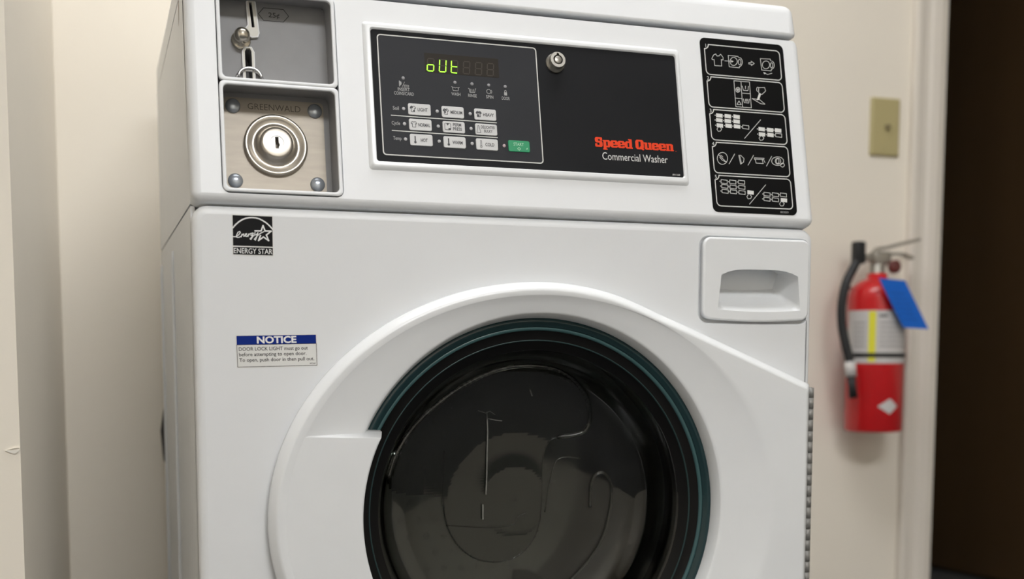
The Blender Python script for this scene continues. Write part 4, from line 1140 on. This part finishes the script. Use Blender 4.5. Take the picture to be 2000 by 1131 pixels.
tx.build('label_text', mat('label_ink', (0.16, 0.16, 0.16), 0.6), fe, ME)
dmnd = MB(mm)
N = 12
rows = []
for i in range(N + 1):
    a = 243 + 44 * i / N
    hh = 15.5 * (1 - abs(2 * i / N - 1.14) / 1.14) if i / N < 0.57 else 15.5 * (1 - (i / N - 0.57) / 0.43)
    rows.append((a, max(hh, 0.2)))
dmnd.rings([[(60.1 * math.cos(math.radians(a)), 60.1 * math.sin(math.radians(a)), 52 - hh) for a, hh in rows], [(60.1 * math.cos(math.radians(a)), 60.1 * math.sin(math.radians(a)), 52 + hh) for a, hh in rows]], True, False)
dmnd.build('diamond_mark', M_XLABEL, fe, ME)
sp = MB(mm)
sp.rings([[(60.8 * math.cos(2 * PI * i / 56), 60.8 * math.sin(2 * PI * i / 56), z) for i in range(56)] for z in (147.5, 156)], True)
sp.rings([[(r * math.cos(2 * PI * i / 56), r * math.sin(2 * PI * i / 56), z) for i in range(56)] for r, z in ((59.6, 147.5), (60.8, 147.5))], False)
sp.rings([[(r * math.cos(2 * PI * i / 56), r * math.sin(2 * PI * i / 56), z) for i in range(56)] for r, z in ((60.8, 156), (59.6, 156))], False)
sp.build('strap', M_XBLACK, fe, ME)
br = MB(mm)
br.box(-18, 18, 59.6, 73.6, 40, 290)
br.build('wall_bracket', M_XBLACK, fe, ME)
va = MB(mm)
va.lathe([(17, 311), (15, 314), (15, 330), (12, 334), (12, 348)], seg=24, cap1=True)
va.bevbox(-14, 26, -13, 13, 330, 356, 4)
va.bevbox(-52, -8, -8, 8, 336, 350, 3)
va.build('valve', M_XMETAL, fe, ME)
lv = MB(mm)
def bar(m, pts, w, t):
    L = []
    for x, z in pts:
        L.append([(x, -w / 2, z - t / 2), (x, w / 2, z - t / 2), (x, w / 2, z + t / 2), (x, -w / 2, z + t / 2)])
    m.rings(L, False, True, True, True)
bar(lv, [(-16, 346), (0, 362), (22, 364), (45, 370), (98, 382)], 20, 6)
lv.build('squeeze_lever', M_XMETAL, fe, ME)
ca = MB(mm)
bar(ca, [(14, 340), (34, 352), (60, 352), (84, 345)], 18, 5)
ca.build('carrying_handle', M_XMETAL, fe, ME)
ga = MB(mm)
ga.lathe([(13, 0), (13, 10), (10.5, 12), (0.05, 12.5)], seg=24)
ga.build('pressure_gauge', M_XGAUGE, fe, ME @ Matrix.Translation((0.030, -0.012, 0.326)) @ Matrix.Rotation(PI / 2, 4, 'X'))
def smooth3(P, k=5):
    out = []
    for i in range(len(P) - 1):
        p0, p1, p2, p3 = P[max(i - 1, 0)], P[i], P[i + 1], P[min(i + 2, len(P) - 1)]
        for q in range(k):
            s = q / k
            out.append(tuple(0.5 * (2 * p1[c] + (p2[c] - p0[c]) * s + (2 * p0[c] - 5 * p1[c] + 4 * p2[c] - p3[c]) * s * s + (3 * p1[c] - p0[c] - 3 * p2[c] + p3[c]) * s ** 3) for c in range(3)))
    return out + [P[-1]]
ho_ = MB(mm)
ho_.bevbox(-60, -37, -14, 10, 330, 374, 4)
path = smooth3([(-48, -4, 342), (-62, -6, 322), (-80, -8, 292), (-90, -9, 250), (-90, -12, 210), (-84, -18, 172), (-77, -24, 140), (-75, -27, 112)])
ho_.tube([(x, y, z) for x, y, z in path], 9.5, 14)
ho_.build('hose', M_XBLACK, fe, ME)
nz = MB(mm)
nz.tube([(-75, -27, 112), (-73.5, -30, 90), (-72, -33, 68)], [9, 8, 9.5], 14)
nz.build('nozzle', M_XBLACK, fe, ME)
cl = MB(mm)
cl.tube([(-77, -24, 139), (-75, -27, 110)], 12.0, 16)
cl.build('hose_clip', M_XLABEL, fe, ME)

# inspection tag, swinging out to one side on its string
MT = Matrix.Translation((1.3262, 0.806, 0.8021))
tg = MB(mm)
T0 = [(0, 0), (60.5, -3.6), (119.5, -96.4), (60.3, -93.9)]
loop = [(T0[3][0], T0[3][1]), (T0[2][0], T0[2][1]), (T0[1][0], T0[1][1]), (T0[0][0], T0[0][1])]
Vf = []
for dy in (-0.6, 0.6):
    Vf += [(x, dy + 0.02 * x, z) for x, z in loop]
tg.add(Vf, [(0, 1, 2, 3), (7, 6, 5, 4)] + [(i, 4 + i, 4 + (i + 1) % 4, (i + 1) % 4) for i in range(4)])
tagt = thing('inspection_tag', 'blue paper inspection tag tied to the neck of the fire extinguisher', 'tag', (1.356, 0.806, 0.802))
tg.build('card', M_XBLUE, tagt, MT)
tl_ = MB(mm)
for k in range(6):
    f = 0.28 + 0.1 * k
    x0, z0 = 58 * f + 8, -97 * f
    tl_.add([(x0, -0.75 + 0.02 * x0, z0), (x0 + 38, -0.75 + 0.02 * (x0 + 38), z0 - 1), (x0 + 39, -0.75 + 0.02 * (x0 + 39), z0 - 3), (x0 + 1, -0.75 + 0.02 * (x0 + 1), z0 - 2)], [(0, 1, 2, 3)])
tl_.build('printed_lines', mat('tag_ink', (0.0, 0.09, 0.42), 0.6), tagt, MT)
sg = MB(mm)
sg.tube([(30, 0.4, -4), (32, 6, 6), (40, 30, 12), (48, 48, 10)], 0.8, 6)
sg.build('string', M_XLABEL, tagt, MT)
